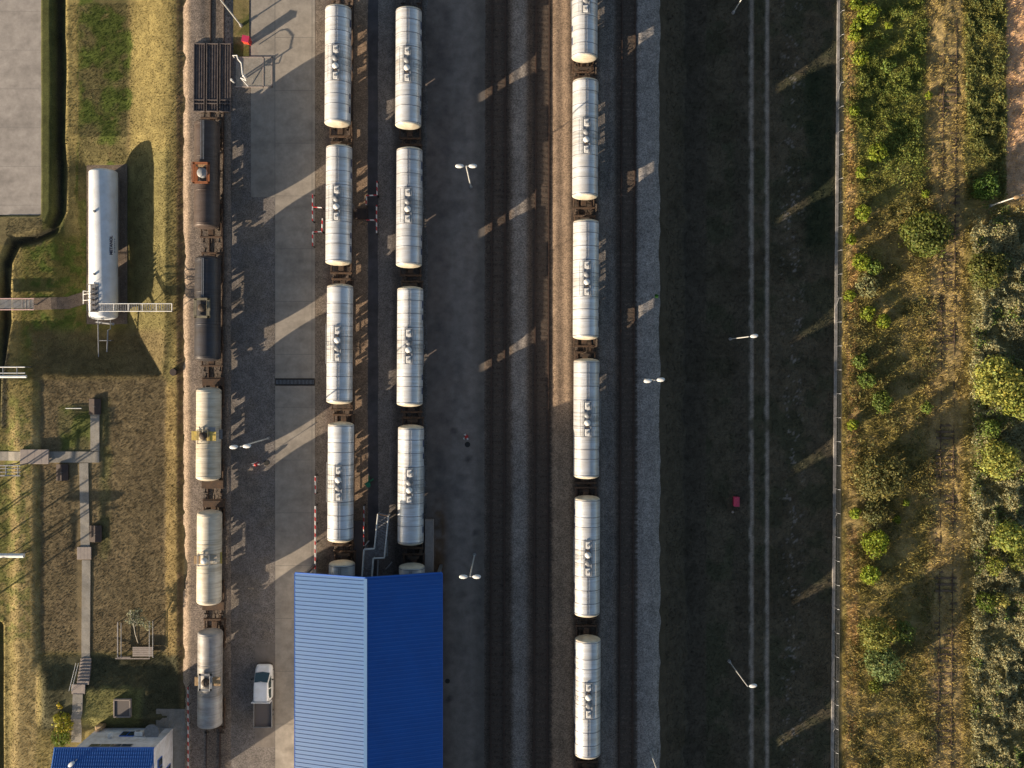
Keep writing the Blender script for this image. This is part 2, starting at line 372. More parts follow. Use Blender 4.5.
    gap = 1 - band(419, 431, v + (n2 - .5) * 4, 3) * .8
    for k in (751.5, 767):
        g = mixc(g, (.27, .235, .20), band(k - 1.8, k + 1.8, u + (n2 - .5) * 2.5, .9) * (.75 + .25 * (n2 > .4)) * gap)
    g = mixc(g, (.22, .2, .18), (n2 > .60) * band(782, 802, u, 6) * (vnoise(X * 5, Y * 5) > .72) * .8)
    # wild land behind the fence
    wl = sm(840, 843, u)
    W = np.zeros(c.shape) + np.array((.20, .165, .065))
    W = mixc(W, (.34, .235, .12), band(846, 857, u + (n - .5) * 8, 2) * sm(.3, .5, n2 + .1))
    W = mixc(W, (.15, .16, .045), band(855, 925, u, 6) * (1 - sm(150, 240, v)) * .8)
    W = mixc(W, (.27, .21, .095), sm(.48, .62, n) * sm(170, 250, v) * .8)
    W = mixc(W, (.29, .215, .11), band(926, 963, u + (n - .5) * 6, 3) * .6)
    W = mixc(W, (.17, .165, .055), band(965, 1006, u + (n - .5) * 6, 3) * (1 - sm(150, 200, v)) * .7)
    W = mixc(W, (.42, .28, .18), sm(1005, 1007, u) * (1 - sm(185, 215, v)))
    W = mixc(W, (.15, .14, .065), sm(966, 975, u) * sm(200, 260, v) * .8)
    W = W * np.array((1.2, 1.17, 1.12)) * (1 + .7 * (n2 - .5))[..., None]
    g = mixc(g, (.10, .085, .04), band(838, 846, u, 1.5) * .8) * (1 - wl)[..., None] + W * wl[..., None]
    return np.clip(np.where(low, g, c), .004, .9)
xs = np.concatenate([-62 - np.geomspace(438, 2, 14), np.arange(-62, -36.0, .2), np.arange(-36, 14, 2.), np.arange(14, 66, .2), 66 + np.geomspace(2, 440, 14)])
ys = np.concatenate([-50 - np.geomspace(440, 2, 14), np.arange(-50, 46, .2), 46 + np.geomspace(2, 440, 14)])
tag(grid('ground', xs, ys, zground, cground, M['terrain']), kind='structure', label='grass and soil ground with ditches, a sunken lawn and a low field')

# ---------------------------------------------------------------- yard surfaces
def rag(X, Y, s=.9): return (fbm(X * 0 + Y * 1.3, X * 0 + 3., 3) - .5) * s
YL, YH = -80., 80.
def sheet(name, u0, u1, y0, y1, z, cf, m, res=.4, zf=None, rag0=0., rag1=0.):
    nx = max(2, int((PX(u1) - PX(u0)) / res) + 1); ys_ = np.arange(y0, y1 + .01, res)
    A = np.linspace(0, 1, nx); T, Y = np.meshgrid(A, ys_)
    X = PX(u0) + T * (PX(u1) - PX(u0))
    X = X + (1 - T) ** 6 * rag0 * (fbm(Y * .43 + 31, Y * .17 + 3., 6) - .5) * 2 + T ** 6 * rag1 * (fbm(Y * .47, Y * .21 + 9., 6) - .5) * 2
    Z = zf(X, Y, T) if zf else X * 0 + z
    u, v = back(X, Y, Z); C = np.clip(cf(u, v, X, Y), .004, .95); ny = len(ys_)
    i = np.arange((nx - 1) * (ny - 1)); r = i // (nx - 1); c = i % (nx - 1); a = r * nx + c
    return tag(qmesh(name, np.stack([X, Y, Z], -1).reshape(-1, 3), np.stack([a, a + 1, a + nx + 1, a + nx], -1), m, C.reshape(-1, 3), True), kind='structure')
def c_yard(u, v, X, Y):
    n = fbm(X * .4, Y * .4); n2 = fbm(X * 2, Y * 2)
    c = np.zeros(u.shape + (3,)) + np.array((.185, .165, .152))
    c = mixc(c, (.19, .155, .125), band(312, 325, u, 2) * 1.)
    c = mixc(c, (.26, .18, .12), band(351, 369, u, 2) * .9)
    c = mixc(c, (.15, .115, .095), band(325, 352, u, 2))
    c = mixc(c, (.10, .085, .075), band(393, 425, u, 2))
    c = mixc(c, (.17, .13, .08), (u < 330) * sm(.5, .7, n) * .25)
    c = mixc(c, (.10, .05, .02), band(433, 447, u, 4) * band(500, 600, v, 20) * sm(.35, .6, n) * .8)
    return c * (.85 + .3 * n2)[..., None]
sheet('gravel_yard', 222, 428, YL, YH, .006, c_yard, M['yard'], res=.35)
def c_asph(u, v, X, Y):
    n = fbm(X * .3, Y * .3); n2 = fbm(X * 1.2, Y * 1.2)
    c = np.zeros(u.shape + (3,)) + np.array((.185, .150, .130))
    c = mixc(c, (.24, .205, .18), band(452, 480, u + (n - .5) * 10, 5) * .6)
    c = mixc(c, (.13, .115, .10), sm(470, 482, u) * .8)
    c = mixc(c, (.05, .045, .045), sm(.55, .72, fbm(X * .5 + 3, Y * .5)) * .25)
    c = mixc(c, (.11, .055, .02), band(432, 445, u, 4) * band(505, 610, v, 20) * sm(.3, .6, n2) * .8)
    for (a, b, r) in ((454, 431, 6), (468, 460, 6), (476, 532, 4), (449, 700, 5)):
        c = mixc(c, (.04, .035, .035), (1 - sm(.2, 1, np.hypot(u - a, v - b) / r + (n2 - .5))) * .8)
    return c
sheet('asphalt_yard', 427, 487, YL, YH, .010, c_asph, M['asphalt'], res=.35, rag0=.3)
def c_conc(base):
    def f(u, v, X, Y):
        n = fbm(X * .25, Y * .9); n2 = fbm(X * 1.5, Y * 1.5)
        c = np.zeros(u.shape + (3,)) + np.array(base)
        c = mixc(c, tuple(x * .72 for x in base), sm(.5, .75, n) * .6)
        c = mixc(c, tuple(x * .6 for x in base), sm(.6, .8, n2) * .4)
        return c
    return f
CONC = (.32, .285, .245)
sheet('concrete_road', 275, 315, YL, YH, .018, c_conc(CONC), M['concrete'])
sheet('concrete_apron', 251, 275, PY(197), YH, .018, c_conc((.30, .27, .235)), M['concrete'])
sheet('asphalt_patch', 255, 275, PY(747), PY(643), .018, c_conc((.205, .18, .16)), M['concrete'], res=.3)
sheet('asphalt_strip', 368, 378, YL, YH, .014, c_conc((.085, .08, .085)), M['asphalt'], rag0=.1, rag1=.1)
sheet('parking_pad', -400, 31.3, PY(215, -2.3), 120, -2.35, c_conc((.36, .325, .295)), M['concrete'], res=.5)
# slab joints of the roads
mb = MB()
for y in np.arange(PY(768) - 1, 48, 6.0): mb.box(((PX(275) + PX(315)) / 2, y, .020), (PX(315) - PX(275) - .1, .025, .006))
for u0 in (275, 312):
    mb.box((PX(u0), 0, .021), (.03, 100, .006))
tag(mb.build('slab_joints', mat('tar_joint', (.10, .095, .09), .9)), kind='structure')
mb = MB()
for y in np.arange(PY(215) + 1.5, 46, 4.5): mb.box((PX(-40, -2.3), y, -2.346), (PX(41.5, -2.3) - PX(-120, -2.3) - .2, .03, .006))
tag(mb.build('pad_joints', mat('pad_joint', (.24, .22, .2), .9)), kind='structure')
# kerb by the pad
# ballast beds
def prof_main(X, Y, T):
    u = CX + X * 8.8; z = .17 + .03 * (fbm(X * 2, Y * 2) - .5) + .06 * (fbm(X * 6, Y * 6) - .5) * 0
    z = z - .28 * (1 - lin(483, 489, u)) - .30 * lin(654, 659.5, u)
    for k in 'defg':
        d = abs(X - trackx(k, Y)); z = z - .07 * (1 - sm(.9, 1.6, d))
        z = z + .07 * band(1.4, 2.1, d, .3) 
    return z
def c_ball(u, v, X, Y):
    n = fbm(X * .35, Y * .35); n2 = fbm(X * 1.5, Y * 1.5)
    c = np.zeros(u.shape + (3,)) + np.array((.145, .118, .098))
    for k, dk in (('d', .75), ('e', .72), ('f', .75), ('g', .6)):
        d = abs(X - trackx(k, Y)); c = mixc(c, (.065, .045, .033), (1 - sm(1.15, 1.85, d)) * dk)
    c = mixc(c, (.25, .225, .205), band(513, 526, u + (n2 - .5) * 3, 3) * .75)
    c = mixc(c, (.33, .235, .16), band(552, 574, u + (n2 - .5) * 3, 3) * .75)  # pale crest gravel, painted warmer and brighter as the sunlit strip
    c = mixc(c, (.21, .19, .175), band(599, 614, u + (n2 - .5) * 3, 3) * .7)
    c = mixc(c, (.27, .25, .235), band(637, 662, u + (n2 - .5) * 2, 1.5) * .9)
    return c * (.8 + .4 * n2)[..., None] * (.85 + .3 * n)[..., None]
sheet('ballast_bed', 483, 659.5, YL, YH, 0, c_ball, M['gravel'], res=.22, zf=prof_main, rag0=.2, rag1=.28)
def prof_left(X, Y, T):
    u = CX + X * 8.8; z = .19 + .03 * (fbm(X * 2, Y * 2) - .5) - .36 * (1 - lin(182, 188, u)) - .26 * lin(226, 233, u)
    d = abs(X - trackx('a', Y)); return z - .06 * (1 - sm(.9, 1.5, d))
def c_bl(u, v, X, Y):
    n = fbm(X * .35, Y * .35); n2 = fbm(X * 1.5, Y * 1.5)
    c = np.zeros(u.shape + (3,)) + np.array((.22, .18, .15))
    c = mixc(c, (.34, .26, .19), band(182, 190, u, 2))
    d = abs(X - trackx('a', Y)); c = mixc(c, (.13, .105, .085), (1 - sm(.8, 1.6, d)) * .7)
    return c * (.8 + .4 * n2)[..., None] * (.85 + .3 * n)[..., None]
sheet('ballast_shoulder', 183, 234, YL, YH, 0, c_bl, M['gravel'], res=.22, zf=prof_left, rag0=.9, rag1=.3)
# grass strip at the top
tag(grid('grass_verge', np.arange(PX(233.5), PX(250.8), .2), np.arange(PY(57), 46, .2), lambda X, Y: .05 + .05 * fbm(X * 2, Y * 2),
     lambda u, v, X, Y: mixc(np.zeros(u.shape + (3,)) + np.array((.10, .10, .03)), (.2, .16, .07), sm(.45, .6, fbm(X, Y))), M['terrain']), kind='structure')

# ---------------------------------------------------------------- tracks
def rail_profile(mb, x, y0, y1, h=.15, z0=.13):
    mb.box((x, (y0 + y1) / 2, z0 + .01), (.14, y1 - y0, .02)); mb.box((x, (y0 + y1) / 2, z0 + h * .45), (.03, y1 - y0, h * .75))
    mb.box((x, (y0 + y1) / 2, z0 + h - .02), (.072, y1 - y0, .04))
def track(k, label, zoff=0., sl='csleeper', both=M['steel']):
    t = thing('railway_track', label, 'railway track', (float(trackx(k, 0)), 0, zoff), -trackrz(k), 'railway tracks')
    for s in (-1, 1):
        mb = MB(); rail_profile(mb, s * .752, YL, YH); mb.build('rail', both, t)
    ys_ = np.arange(-48, 45, .65); order = sorted(ys_, key=lambda y: abs(y))
    mb = MB(); mb.box((0, 0, .068), (2.5, .26, .10), bev=.02)
    for s in (-1, 1):
        for q in (-.13, .13): mb.box((s * .752 + q, 0, .128), (.07, .10, .03))
    s0 = None
    for y in order[:100]:
        if s0 is None: s0 = mb.build('sleeper', M[sl], t, (0, y, 0))
        else:
            c = s0.copy(); COL.objects.link(c); c.parent = t; c.location = (0, y, 0)
    m2 = MB()
    for y in list(order[100:]) : m2.box((0, y, .068), (2.5, .26, .10), bev=.02)
    tag(m2.build('sleeper_run', M[sl], t), kind='stuff')
    return t
track('a', 'track on pale ballast at the far left, under the rusty and cream tank wagons')
track('b', 'track beside the concrete road, under the first row of white tank wagons', -.14)
track('c', 'track under the second row of white tank wagons from the left', -.14)
track('d', 'empty track nearest the dark asphalt yard')
track('e', 'empty track just left of the row of white wagons in the middle')
track('f', 'track under the long row of white tank wagons nearest the middle')
track('g', 'empty track right of the middle row of wagons, beside the pale gravel strip')
# disused overgrown track behind the fence
dz = -DLOW
t = thing('disused_track', 'rusty disused track overgrown with dry grass behind the fence', 'railway track', (PX(947.5, dz), 0, dz - .15), -math.atan(6 / 768))
for s in (-1, 1):
    mb = MB(); rail_profile(mb, s * .76, YL, YH, z0=.12); mb.build('rail', M['oldrail'], t)
mb = MB(); mb.box((0, 0, .10), (2.6, .26, .14), bev=.02); s0 = None
for y in sorted(np.arange(-49, 44, .75), key=abs)[:100]:
    if s0 is None: s0 = mb.build('sleeper', M['wood'], t, (0, y, 0))
    else:
        c = s0.copy(); COL.objects.link(c); c.parent = t; c.location = (0, y, 0)
m2 = MB()
for y in sorted(np.arange(-49, 44, .75), key=abs)[100:]: m2.box((0, y, .10), (2.6, .26, .14), bev=.02)
tag(m2.build('sleeper_run', M['wood'], t), kind='stuff')

# ---------------------------------------------------------------- tank wagons
def bogie(t, y, m):
    mb = MB()
    for s in (-1, 1):
        mb.box((s * 1.0, y, .82), (.12, 2.3, .22), bev=.03)
        for q in (-.9, .9): mb.box((s * 1.0, y + q, .80), (.24, .34, .36), bev=.04)
        mb.box((s * 1.0, y, .62), (.18, .8, .25), bev=.03)
    mb.box((0, y, .85), (2.2, .5, .28), bev=.03)
    b = mb.build('bogie', m, t)
    for q in (-.9, .9):
        w_ = MB(); w_.cyl((-1.1, y + q, .80), (1.1, y + q, .80), .08, n=8)
        for s in (-1, 1):
            w_.cyl((s * .70, y + q, .80), (s * .84, y + q, .80), .455, n=20, mi=0); w_.cyl((s * .67, y + q, .80), (s * .70, y + q, .80), .49, n=20)
        w_.build('wheel_set', M['dark'], b)
    return b
def tank_mesh(r, L, rings, zc, dish=.38, mi_ring=1):
    h = L / 2; q = h - dish; A = (90, 82, 72, 60, 45, 30, 15); mb = MB()
    ys2 = [-q, -q + .04] + list(np.linspace(-q + .8, q - .8, 7)) + [q - .04, q]
    mb.lathe([(y, r) for y in ys2], 'y', (0, 0, zc), n=48)
    for s_ in (-1, 1):
        pr = [(s_ * (q + dish * (1 - math.sin(R(a))) ), r * math.sin(R(a))) for a in A]
        pr = [(s_ * (q + dish * math.cos(R(a))), r * math.sin(R(a)) * .995) for a in A] + [(s_ * h, .02)]
        mb.lathe(pr if s_ > 0 else pr[::-1], 'y', (0, 0, zc), n=48, mi=2)
    for k in rings:
        y = k * q; w_ = .035; mb.lathe([(y - w_, r - .01), (y - w_, r + .016), (y + w_, r + .016), (y + w_, r - .01)], 'y', (0, 0, zc), n=48, mi=1)
        for f in range(1): pass
    return mb
rngu = random.Random(3)
def underframe(t, Lf, m, r, zc, L, boards=False):
    mb = MB(); h = Lf / 2
    mb.box((0, 0, 1.12), (.55, Lf - .6, .26), bev=.02); mb.box((0, 0, zc - r + .0), (.5, L - 1.6, .5), bev=.02)  # second box: filler added to stop light between sill and barrel
    for s in (-1, 1):
        mb.box((0, s * (h - .12), 1.12), (2.5, .22, .38), bev=.02)                   # headstock
        mb.box((0, s * (h - 2.25), 1.15), (2.5, .35, .3), bev=.02)                    # bolster
        for q in (-1, 1):
            mb.box((q * 1.12, s * (h - 1.2), 1.12), (.14, 2.1, .24), bev=.02)
            mb.box((q * .75, s * (h - 2.25), 1.42), (.5, .7, .45), bev=.05)          # saddles
            mb.box((q * .28, s * (h - 1.2), 1.12), (.10, 2.0, .20))
        if boards:
            mb.box((0, s * (h - .55), 1.33), (2.4, .75, .05))
    for q in range(16):  # random pieces and pipes added to break up light patches on the ground
        qx, qy, qz = rngu.uniform(-.95, .95), rngu.uniform(-3.9, 3.9), rngu.uniform(.55, 1.0); mb.box((qx, qy, (qz + 1.15) / 2), (rngu.uniform(.05, .25), rngu.uniform(.06, .4), 1.15 - qz + rngu.uniform(0, .3)), rz=rngu.uniform(0, 1))
    for q in range(5): qy = rngu.uniform(-3.5, 3.5); mb.tube([(rngu.uniform(-.8, .8), qy, 1.1), (rngu.uniform(-.8, .8), qy + rngu.uniform(-1.5, 1.5), rngu.uniform(.35, .8)), (rngu.uniform(-.9, .9), qy + rngu.uniform(-1.5, 1.5), 1.1)], .035, 5)
    mb.box((.7, .4, .9), (.4, .7, .3), bev=.05); mb.box((-.6, -1.9, .88), (.3, .5, .3), bev=.05); mb.tube([(.5, -2.6, .8), (.5, 2.6, .8)], .03); mb.tube([(.3, -1.2, 1.0), (.5, -1.2, .45)], .07)
    mb.cyl((-.75, -.9, .85), (-.75, .3, .85), .18, n=12)
    mb.build('underframe', m, t)
    for s in (-1, 1):
        for q in (-1, 1):
            b = MB(); b.cyl((q * .875, s * (h - .02), 1.06), (q * .875, s * (h + .42), 1.06), .11, n=10); b.cyl((q * .875, s * (h + .42), 1.06), (q * .875, s * (h + .50), 1.06), .25, n=14)
            b.build('buffer', M['dark'], t)
    for s in (-1, 1): c = MB(); c.tube([(0, s * (h - .05), 1.02), (0, s * (h + .3), .92), (0, s * (h + .5), .98)], .06); c.build('coupling', M['dark'], t)
    for s in (-1, 1): c = MB(); c.tube([(.35, s * h, 1.1), (.42, s * (h + .25), .8), (.3, s * (h + .5), 1.0)], .03); c.build('brake_hose', M['dark'], t)
    for s in (-1, 1): bogie(t, s * (h - 2.25), m)
def white_wagon():
    t = thing('tank_wagon', 'x', 'tank wagon', (0, 0, 0), 0, 'white tank wagons')
    r, L, zc = 1.43, 13.35, 2.98
    tank_mesh(r, L, (-.985, -.70, -.53, -.31, -.13, .10, .33, .57, .80, .985), zc).build('tank', [M['clad'], M['band'], M['cap']], t)
    underframe(t, 14.9, M['brown'], r, zc, L)
    top = zc + r
    mb = MB()                                                    # catwalk round the hatches
    x0, x1, y0, y1 = -.36, .36, -1.9, 1.9
    for x in (x0, x1): mb.box((x, 0, top + .10), (.10, y1 - y0, .06))
    for x in (-.5, .5): mb.box((x, 0, top + .03), (.03, y1 - y0 + .1, .03))
    for y in np.arange(y0, y1 + .01, .38): mb.box((0, y, top + .09), (.86, .035, .04))
    mb.box((0, 0, top + .04), (.66, 3.8, .03))
    for y in (y0, y1): mb.box((0, y, top + .10), (.8, .1, .06))
    mb.build('walkway', M['palegrate'], t)
    mb = MB()                                                    # folding rail on one side
    for y in np.arange(-1.8, 1.9, .6): mb.tube([(-.75, y, top - .05), (-.80, y, top + .22)], .018, 5)
    mb.tube([(-.80, -1.8, top + .22), (-.80, 1.8, top + .22)], .022, 5)
    mb.tube([(.75, -1.8, top + .05), (.75, 1.8, top + .05)], .02, 5)
    mb.build('handrail', M['galv'], t)
    for y in (1.45, -1.45):
        mb = MB(); mb.box((0, y, top + .12), (.5, .75, .10), bev=.03); mb.cyl((0, y, top + .17), (0, y, top + .30), .14, n=12, mi=1)
        mb.build('valve_hatch', [M['white'], M['grey']], t)
    mb = MB(); mb.lathe([(0, .36), (.2, .36), (.3, .28), (.36, .05)], 'z', (0, .45, top + .02), n=18); mb.box((.3, .45, top + .25), (.2, .1, .1)); mb.build('manhole_dome', M['dome'], t)
    mb = MB(); mb.lathe([(0, .34), (.22, .34), (.30, .24), (.34, .05)], 'z', (0, -.4, top + .02), n=18, mi=0); mb.box((0, -.85, top + .2), (.35, .15, .2), 1, bev=.03); mb.build('manhole_lid', [M['white'], M['dark']], t)
    for s, ya, yb in ((1, 1.9, 6.2),):
        mb = MB()
        for x in (-.11, .11): mb.box((x, (ya + yb) / 2, top + .035), (.03, yb - ya, .03))
        for y in np.arange(ya, yb, .45): mb.box((0, y, top + .03), (.22, .03, .02))
        mb.build('roof_ladder', M['galv'], t)
    mb = MB()                                                    # side ladder
    for s in (1,):
        pts = [(math.sin(R(a)) * (r + .12), math.cos(R(a)) * (r + .12) + zc) for a in range(25, 116, 15)]
        pts.append((pts[-1][0] + .02, 1.2))
        for q in (-.2, .2): mb.tube([(x, q, z) for x, z in pts], .022, 5)
        for x, z in pts: mb.tube([(x, -.2, z), (x, .2, z)], .018, 5)
        for y in (-1, 1): mb.tube([(r + .08, y * .25, zc + .3), (r + .08, y * 2.2, zc + .3)], .03, 5)
    mb.build('side_ladder', M['galv'], t)
    for s in (1,):                                            # painted panels on the flanks
        for (yc, wd) in ((-4.9, .7), (-3.4, .6), (3.2, .6), (4.6, .8)):
            vs = []; mb = MB()
            for a in (4, 9, 14, 20):
                for y in (yc - wd / 2, yc + wd / 2): vs.append((s * math.cos(R(a)) * (r + .006), y, math.sin(R(a)) * (r + .006) + zc))
            mb.add(vs, [[k, k + 1, k + 3, k + 2] for k in (0, 2, 4)], 0)
            mb.build('marking', M['blue'], t)
    mb = MB()                                                    # end platform with brake wheel
    mb.box((0, 7.0, 1.40), (1.2, .35, .05)); 
    for q in (-.75, .75): mb.tube([(q, 7.25, 1.4), (q, 7.25, 2.3)], .02, 5)
    mb.tube([(-.75, 7.25, 2.3), (.75, 7.25, 2.3)], .02, 5); mb.tube([(-.5, 7.2, 1.45), (.1, 7.4, 1.7)], .05, 6)
    mb.build('end_platform', M['dark'], t)
    return t
proto = white_wagon()
ORD = ['first', 'second', 'third', 'fourth', 'fifth', 'sixth', 'seventh']
first = True
def put_wagon(px, py, k, label, flip):
    global first
    o = proto if first else copy_tree(proto); first = False
    y = PY(py, 3.); o.location = (float(trackx(k, y)), y, -.14 if k in 'bc' else -.06); o.rotation_euler.z = -trackrz(k) + (math.pi if flip else 0)
    o['label'] = label
for i, (py, fl) in enumerate(((621, 0), (482, 1), (344, 1), (205, 0), (66, 0))):
    put_wagon(0, py, 'b', ['white tank wagon disappearing under the light blue roof slope',
      'white tank wagon next to the blue shed in the row beside the concrete road',
      'white tank wagon beside the drain grate in the row along the concrete road',
      'white tank wagon standing between the two red and white zigzag barriers',
      'white tank wagon at the top of the row beside the concrete road'][i], fl)
for i, (py, fl) in enumerate(((624, 0), (485, 0), (346.5, 0), (207.5, 0), (68, 0))):
    put_wagon(0, py, 'c', ['white tank wagon half hidden by the shed roof beside the raised ramp',
      'white tank wagon just outside the shed in the second row from the left',
      'white tank wagon in the second row, third counting from the shed',
      'white tank wagon in the second row, left of the twin headed yard lamp',
      'white tank wagon at the top of the second white row'][i], fl)
for i, (py, fl) in enumerate(((975, 0), (835, 0), (696.5, 1), (556, 1), (418.5, 0), (279.5, 0), (139, 0), (.5, 1))):
    put_wagon(0, py, 'f', ['white tank wagon of the middle row wholly below the bottom edge', 'white tank wagon mostly cut off by the bottom edge in the middle row',
      'lowest complete white tank wagon of the middle row', 'second complete white tank wagon from the bottom of the middle row',
      'white tank wagon in the middle row where the strip of sunlit ballast ends', 'white tank wagon below the one crossed by a lamp shadow, middle row',
      'white tank wagon in the middle row crossed by the thin shadow of a lamp', 'white tank wagon cut off by the top edge in the middle row'][i], fl)

def old_wagon(py, L, Lf, r, body, fr, label, plat, x0=0):
    y = PY(py, 2.9); t = thing('tank_wagon', label, 'tank wagon', (float(trackx('a', y)), y, 0), -trackrz('a'), 'old tank wagons on the left track')
    zc = 1.42 + r; tank_mesh(r, L, (-.97, -.33, .33, .97), zc, dish=.42).build('tank', [M[body], M[body], M[body]], t)
    underframe(t, Lf, M[fr], r, zc, L, boards=plat in 'yw')
    top = zc + r
    def plate(x, y, w_, d, m, nm='platform', z=.12):
        mb = MB(); n = max(2, int(w_ / .18))
        for i in range(n): mb.box((x - w_ / 2 + (i + .5) * w_ / n, y, top + z - abs(x) * .3), (w_ / n - .02, d, .05))
        for s in (-1, 1): mb.box((x, y + s * d / 2, top + z - .03 - abs(x) * .3), (w_, .06, .08))
        mb.build(nm, m, t)
    def dome(r_, h, m, x=0, y=0.):
        mb = MB(); mb.lathe([(-.15, r_), (h * .7, r_), (h * .95, r_ * .75), (h, .05)], 'z', (x, y, top), n=20); mb.box((r_ * .9, y, top + h * .5), (.15, .12, .15)); mb.build('dome', m, t)
    def ringrail(x0, x1, y0, y1, m, h=.75, w_=.12):
        mb = MB()
        for (a, b) in (((x0, y0), (x1, y0)), ((x1, y0), (x1, y1)), ((x1, y1), (x0, y1)), ((x0, y1), (x0, y0))):
            mb.box(((a[0] + b[0]) / 2, (a[1] + b[1]) / 2, top + .16), (abs(a[0] - b[0]) + w_, abs(a[1] - b[1]) + w_, .08)); mb.tube([(*a, top + h), (*b, top + h)], .03, 5)
            mb.tube([(*a, top), (*a, top + h)], .03, 5)
        mb.build('railing', m, t)
    if plat == 'o':
        ringrail(-1.0, .65, -1.15, .95, M['orange'], w_=.22); dome(.55, .45, M['grey'], -.05, -.1); plate(-.15, .8, 1.3, .35, M['tan']); plate(-.8, -.1, .35, 1.9, M['orange'])
        mb = MB()
        for x in (-.28, -.12, .04): mb.box((x, (1 + L / 2 - .5) / 2 + .3, top + .03), (.07, L / 2 - 1.8, .05))
        mb.build('catwalk', M['galv'], t)
        plate(1.15, .3, .5, 4., M['brown'], 'side_walkway', -.7)
    if plat == 'g':
        ringrail(-.85, .55, -1.0, .95, M['olive'], w_=.25); dome(.42, .4, M['dark'], -.15, 0); plate(.55, 0, .3, 2.0, M['olive'])
        mb = MB()
        for x in (-.2, -.05): mb.box((x, L / 4 + .4, top + .03), (.07, L / 2 - 1.6, .05))
        mb.build('catwalk', M['galv'], t)
        plate(1.2, .3, .3, 5., M['grey'], 'side_walkway', -.9)
    if plat == 'y':
        plate(-1.05, -.1, .8, .95, M['yellow'], z=.35); plate(.75, -.15, 1.0, .95, M['yellow'], z=.3); dome(.40, .5, M['dark'], -.12, -.1)
        mb = MB(); mb.box((.75, .6, top + .05), (.9, .5, .12), bev=.03); mb.build('pale_box', M['galv'], t)
        ringrail(-.7, .5, -.95, .55, M['olive'], .5, .05); plate(1.45, 0, .4, 1.0, M['galv'], 'side_walkway', -.5)
    if plat == 'w':
        plate(-.95, -.05, .75, .85, M['tan']); dome(.34, .45, M['white'], -.1, -.1); plate(.75, 0, .9, .9, M['cream']); ringrail(-.75, .55, -.6, .6, M['galv'], .5, .06); plate(1.35, 0, .3, 1.2, M['yellow'], 'side_walkway', -.6)
    if plat == 's':
        ringrail(-.65, .55, -.8, .85, M['galv'], .55, .22); dome(.42, .4, M['dark'], -.05, 0); plate(-1.15, 0, .4, .9, M['tan']); plate(1.05, 0, .9, .9, M['tan'])
    for s in (-1, 1):
        mb = MB()
        for q in (-.2, .2): mb.tube([(s * (r + .12), q, top - 1.2), (s * (r + .15), q, 1.2)], .025, 5)
        for z in np.arange(1.3, top - 1.1, .3): mb.tube([(s * (r + .13), -.2, z), (s * (r + .13), .2, z)], .02, 5)
        mb.build('ladder', M['dark'], t)
old_wagon(174.5, 12.1, 13.6, 1.36, 'rustgrey', 'brown', 'sooty brown tank wagon with an orange rusty platform round its dome', 'o')
old_wagon(308.5, 11.7, 12.9, 1.40, 'charcoal', 'brown', 'charcoal grey tank wagon with an olive square railing round its hatch', 'g')
old_wagon(434, 10.4, 12.5, 1.34, 'cream', 'brown', 'cream tank wagon with a yellow platform on both sides of its dome', 'y')
old_wagon(557.5, 10.5, 12.5, 1.34, 'cream', 'brown', 'cream tank wagon with a tan boarded step and a white dome lid', 'w')
old_wagon(678.5, 10.9, 12.4, 1.34, 'dullgrey', 'brown', 'dull grey tank wagon with a pale square collar, last on the left track', 's')

# ---------------------------------------------------------------- blue shed
ZE, ZR = 7.0, 9.5
ex0, ex1, xr = PX(295, ZE), PX(442, ZE), PX(365.5, ZR); yn, ys_ = PY(573.5, ZE), -66.
t = thing('loading_shed', 'open ended loading shed with a big blue ribbed gable roof over two tracks', 'shed', ((ex0 + ex1) / 2, yn, 0))
ox, oy = (ex0 + ex1) / 2, yn
def slope(xa, za, xb, zb, m, name):
    per, am = .44, .045; n = int((yn - ys_) / per); vs = []; fs = []
    for i in range(n):
        y = yn - i * per
        for dy, h in ((0, 0), (.20, 0), (.25, am), (.39, am)): vs += [(xa - ox, y - dy - oy, za + h), (xb - ox, y - dy - oy, zb + h)]
    vs += [(xa - ox, ys_ - oy, za), (xb - ox, ys_ - oy, zb)]
    for k in range(4 * n): a = 2 * k; fs.append([a, a + 2, a + 3, a + 1])
    nv = len(vs); vs2 = [(x, y, z - .09) for x, y, z in vs[:2]] + [(x, y, z - .09) for x, y, z in vs[-2:]]
    fs.append([nv, nv + 1, nv + 3, nv + 2]); mb = MB(); mb.add(vs + vs2, fs); return mb.build(name, m, t)
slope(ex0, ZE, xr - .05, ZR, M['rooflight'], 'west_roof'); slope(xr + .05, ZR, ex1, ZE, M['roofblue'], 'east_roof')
mb = MB(); mb.box((xr - ox, (yn + ys_) / 2 - oy, ZR + .05), (.34, yn - ys_, .09)); mb.build('ridge_cap', mat('ridge_blue', (.18, .32, .55), .4), t)
for x in (ex0, ex1):
    mb = MB(); mb.box((x - ox, (yn + ys_) / 2 - oy, ZE - .06), (.16, yn - ys_, .14)); mb.build('gutter', M['pvc'], t)
mb = MB()
L1 = math.hypot(xr - ex0, ZR - ZE)
for (xa, za, xb, zb) in ((ex0, ZE, xr, ZR), (xr, ZR, ex1, ZE)):
    mb.add([(xa - ox, .02, za + .09), (xb - ox, .02, zb + .09), (xb - ox, .02, zb - .22), (xa - ox, .02, za - .22), (xa - ox, .14, za + .09), (xb - ox, .14, zb + .09), (xb - ox, .14, zb - .22), (xa - ox, .14, za - .22)],
           [[0, 1, 2, 3], [7, 6, 5, 4], [0, 4, 5, 1], [3, 2, 6, 7], [0, 3, 7, 4], [1, 5, 6, 2]])
mb.build('verge_trim', M['pvc'], t)
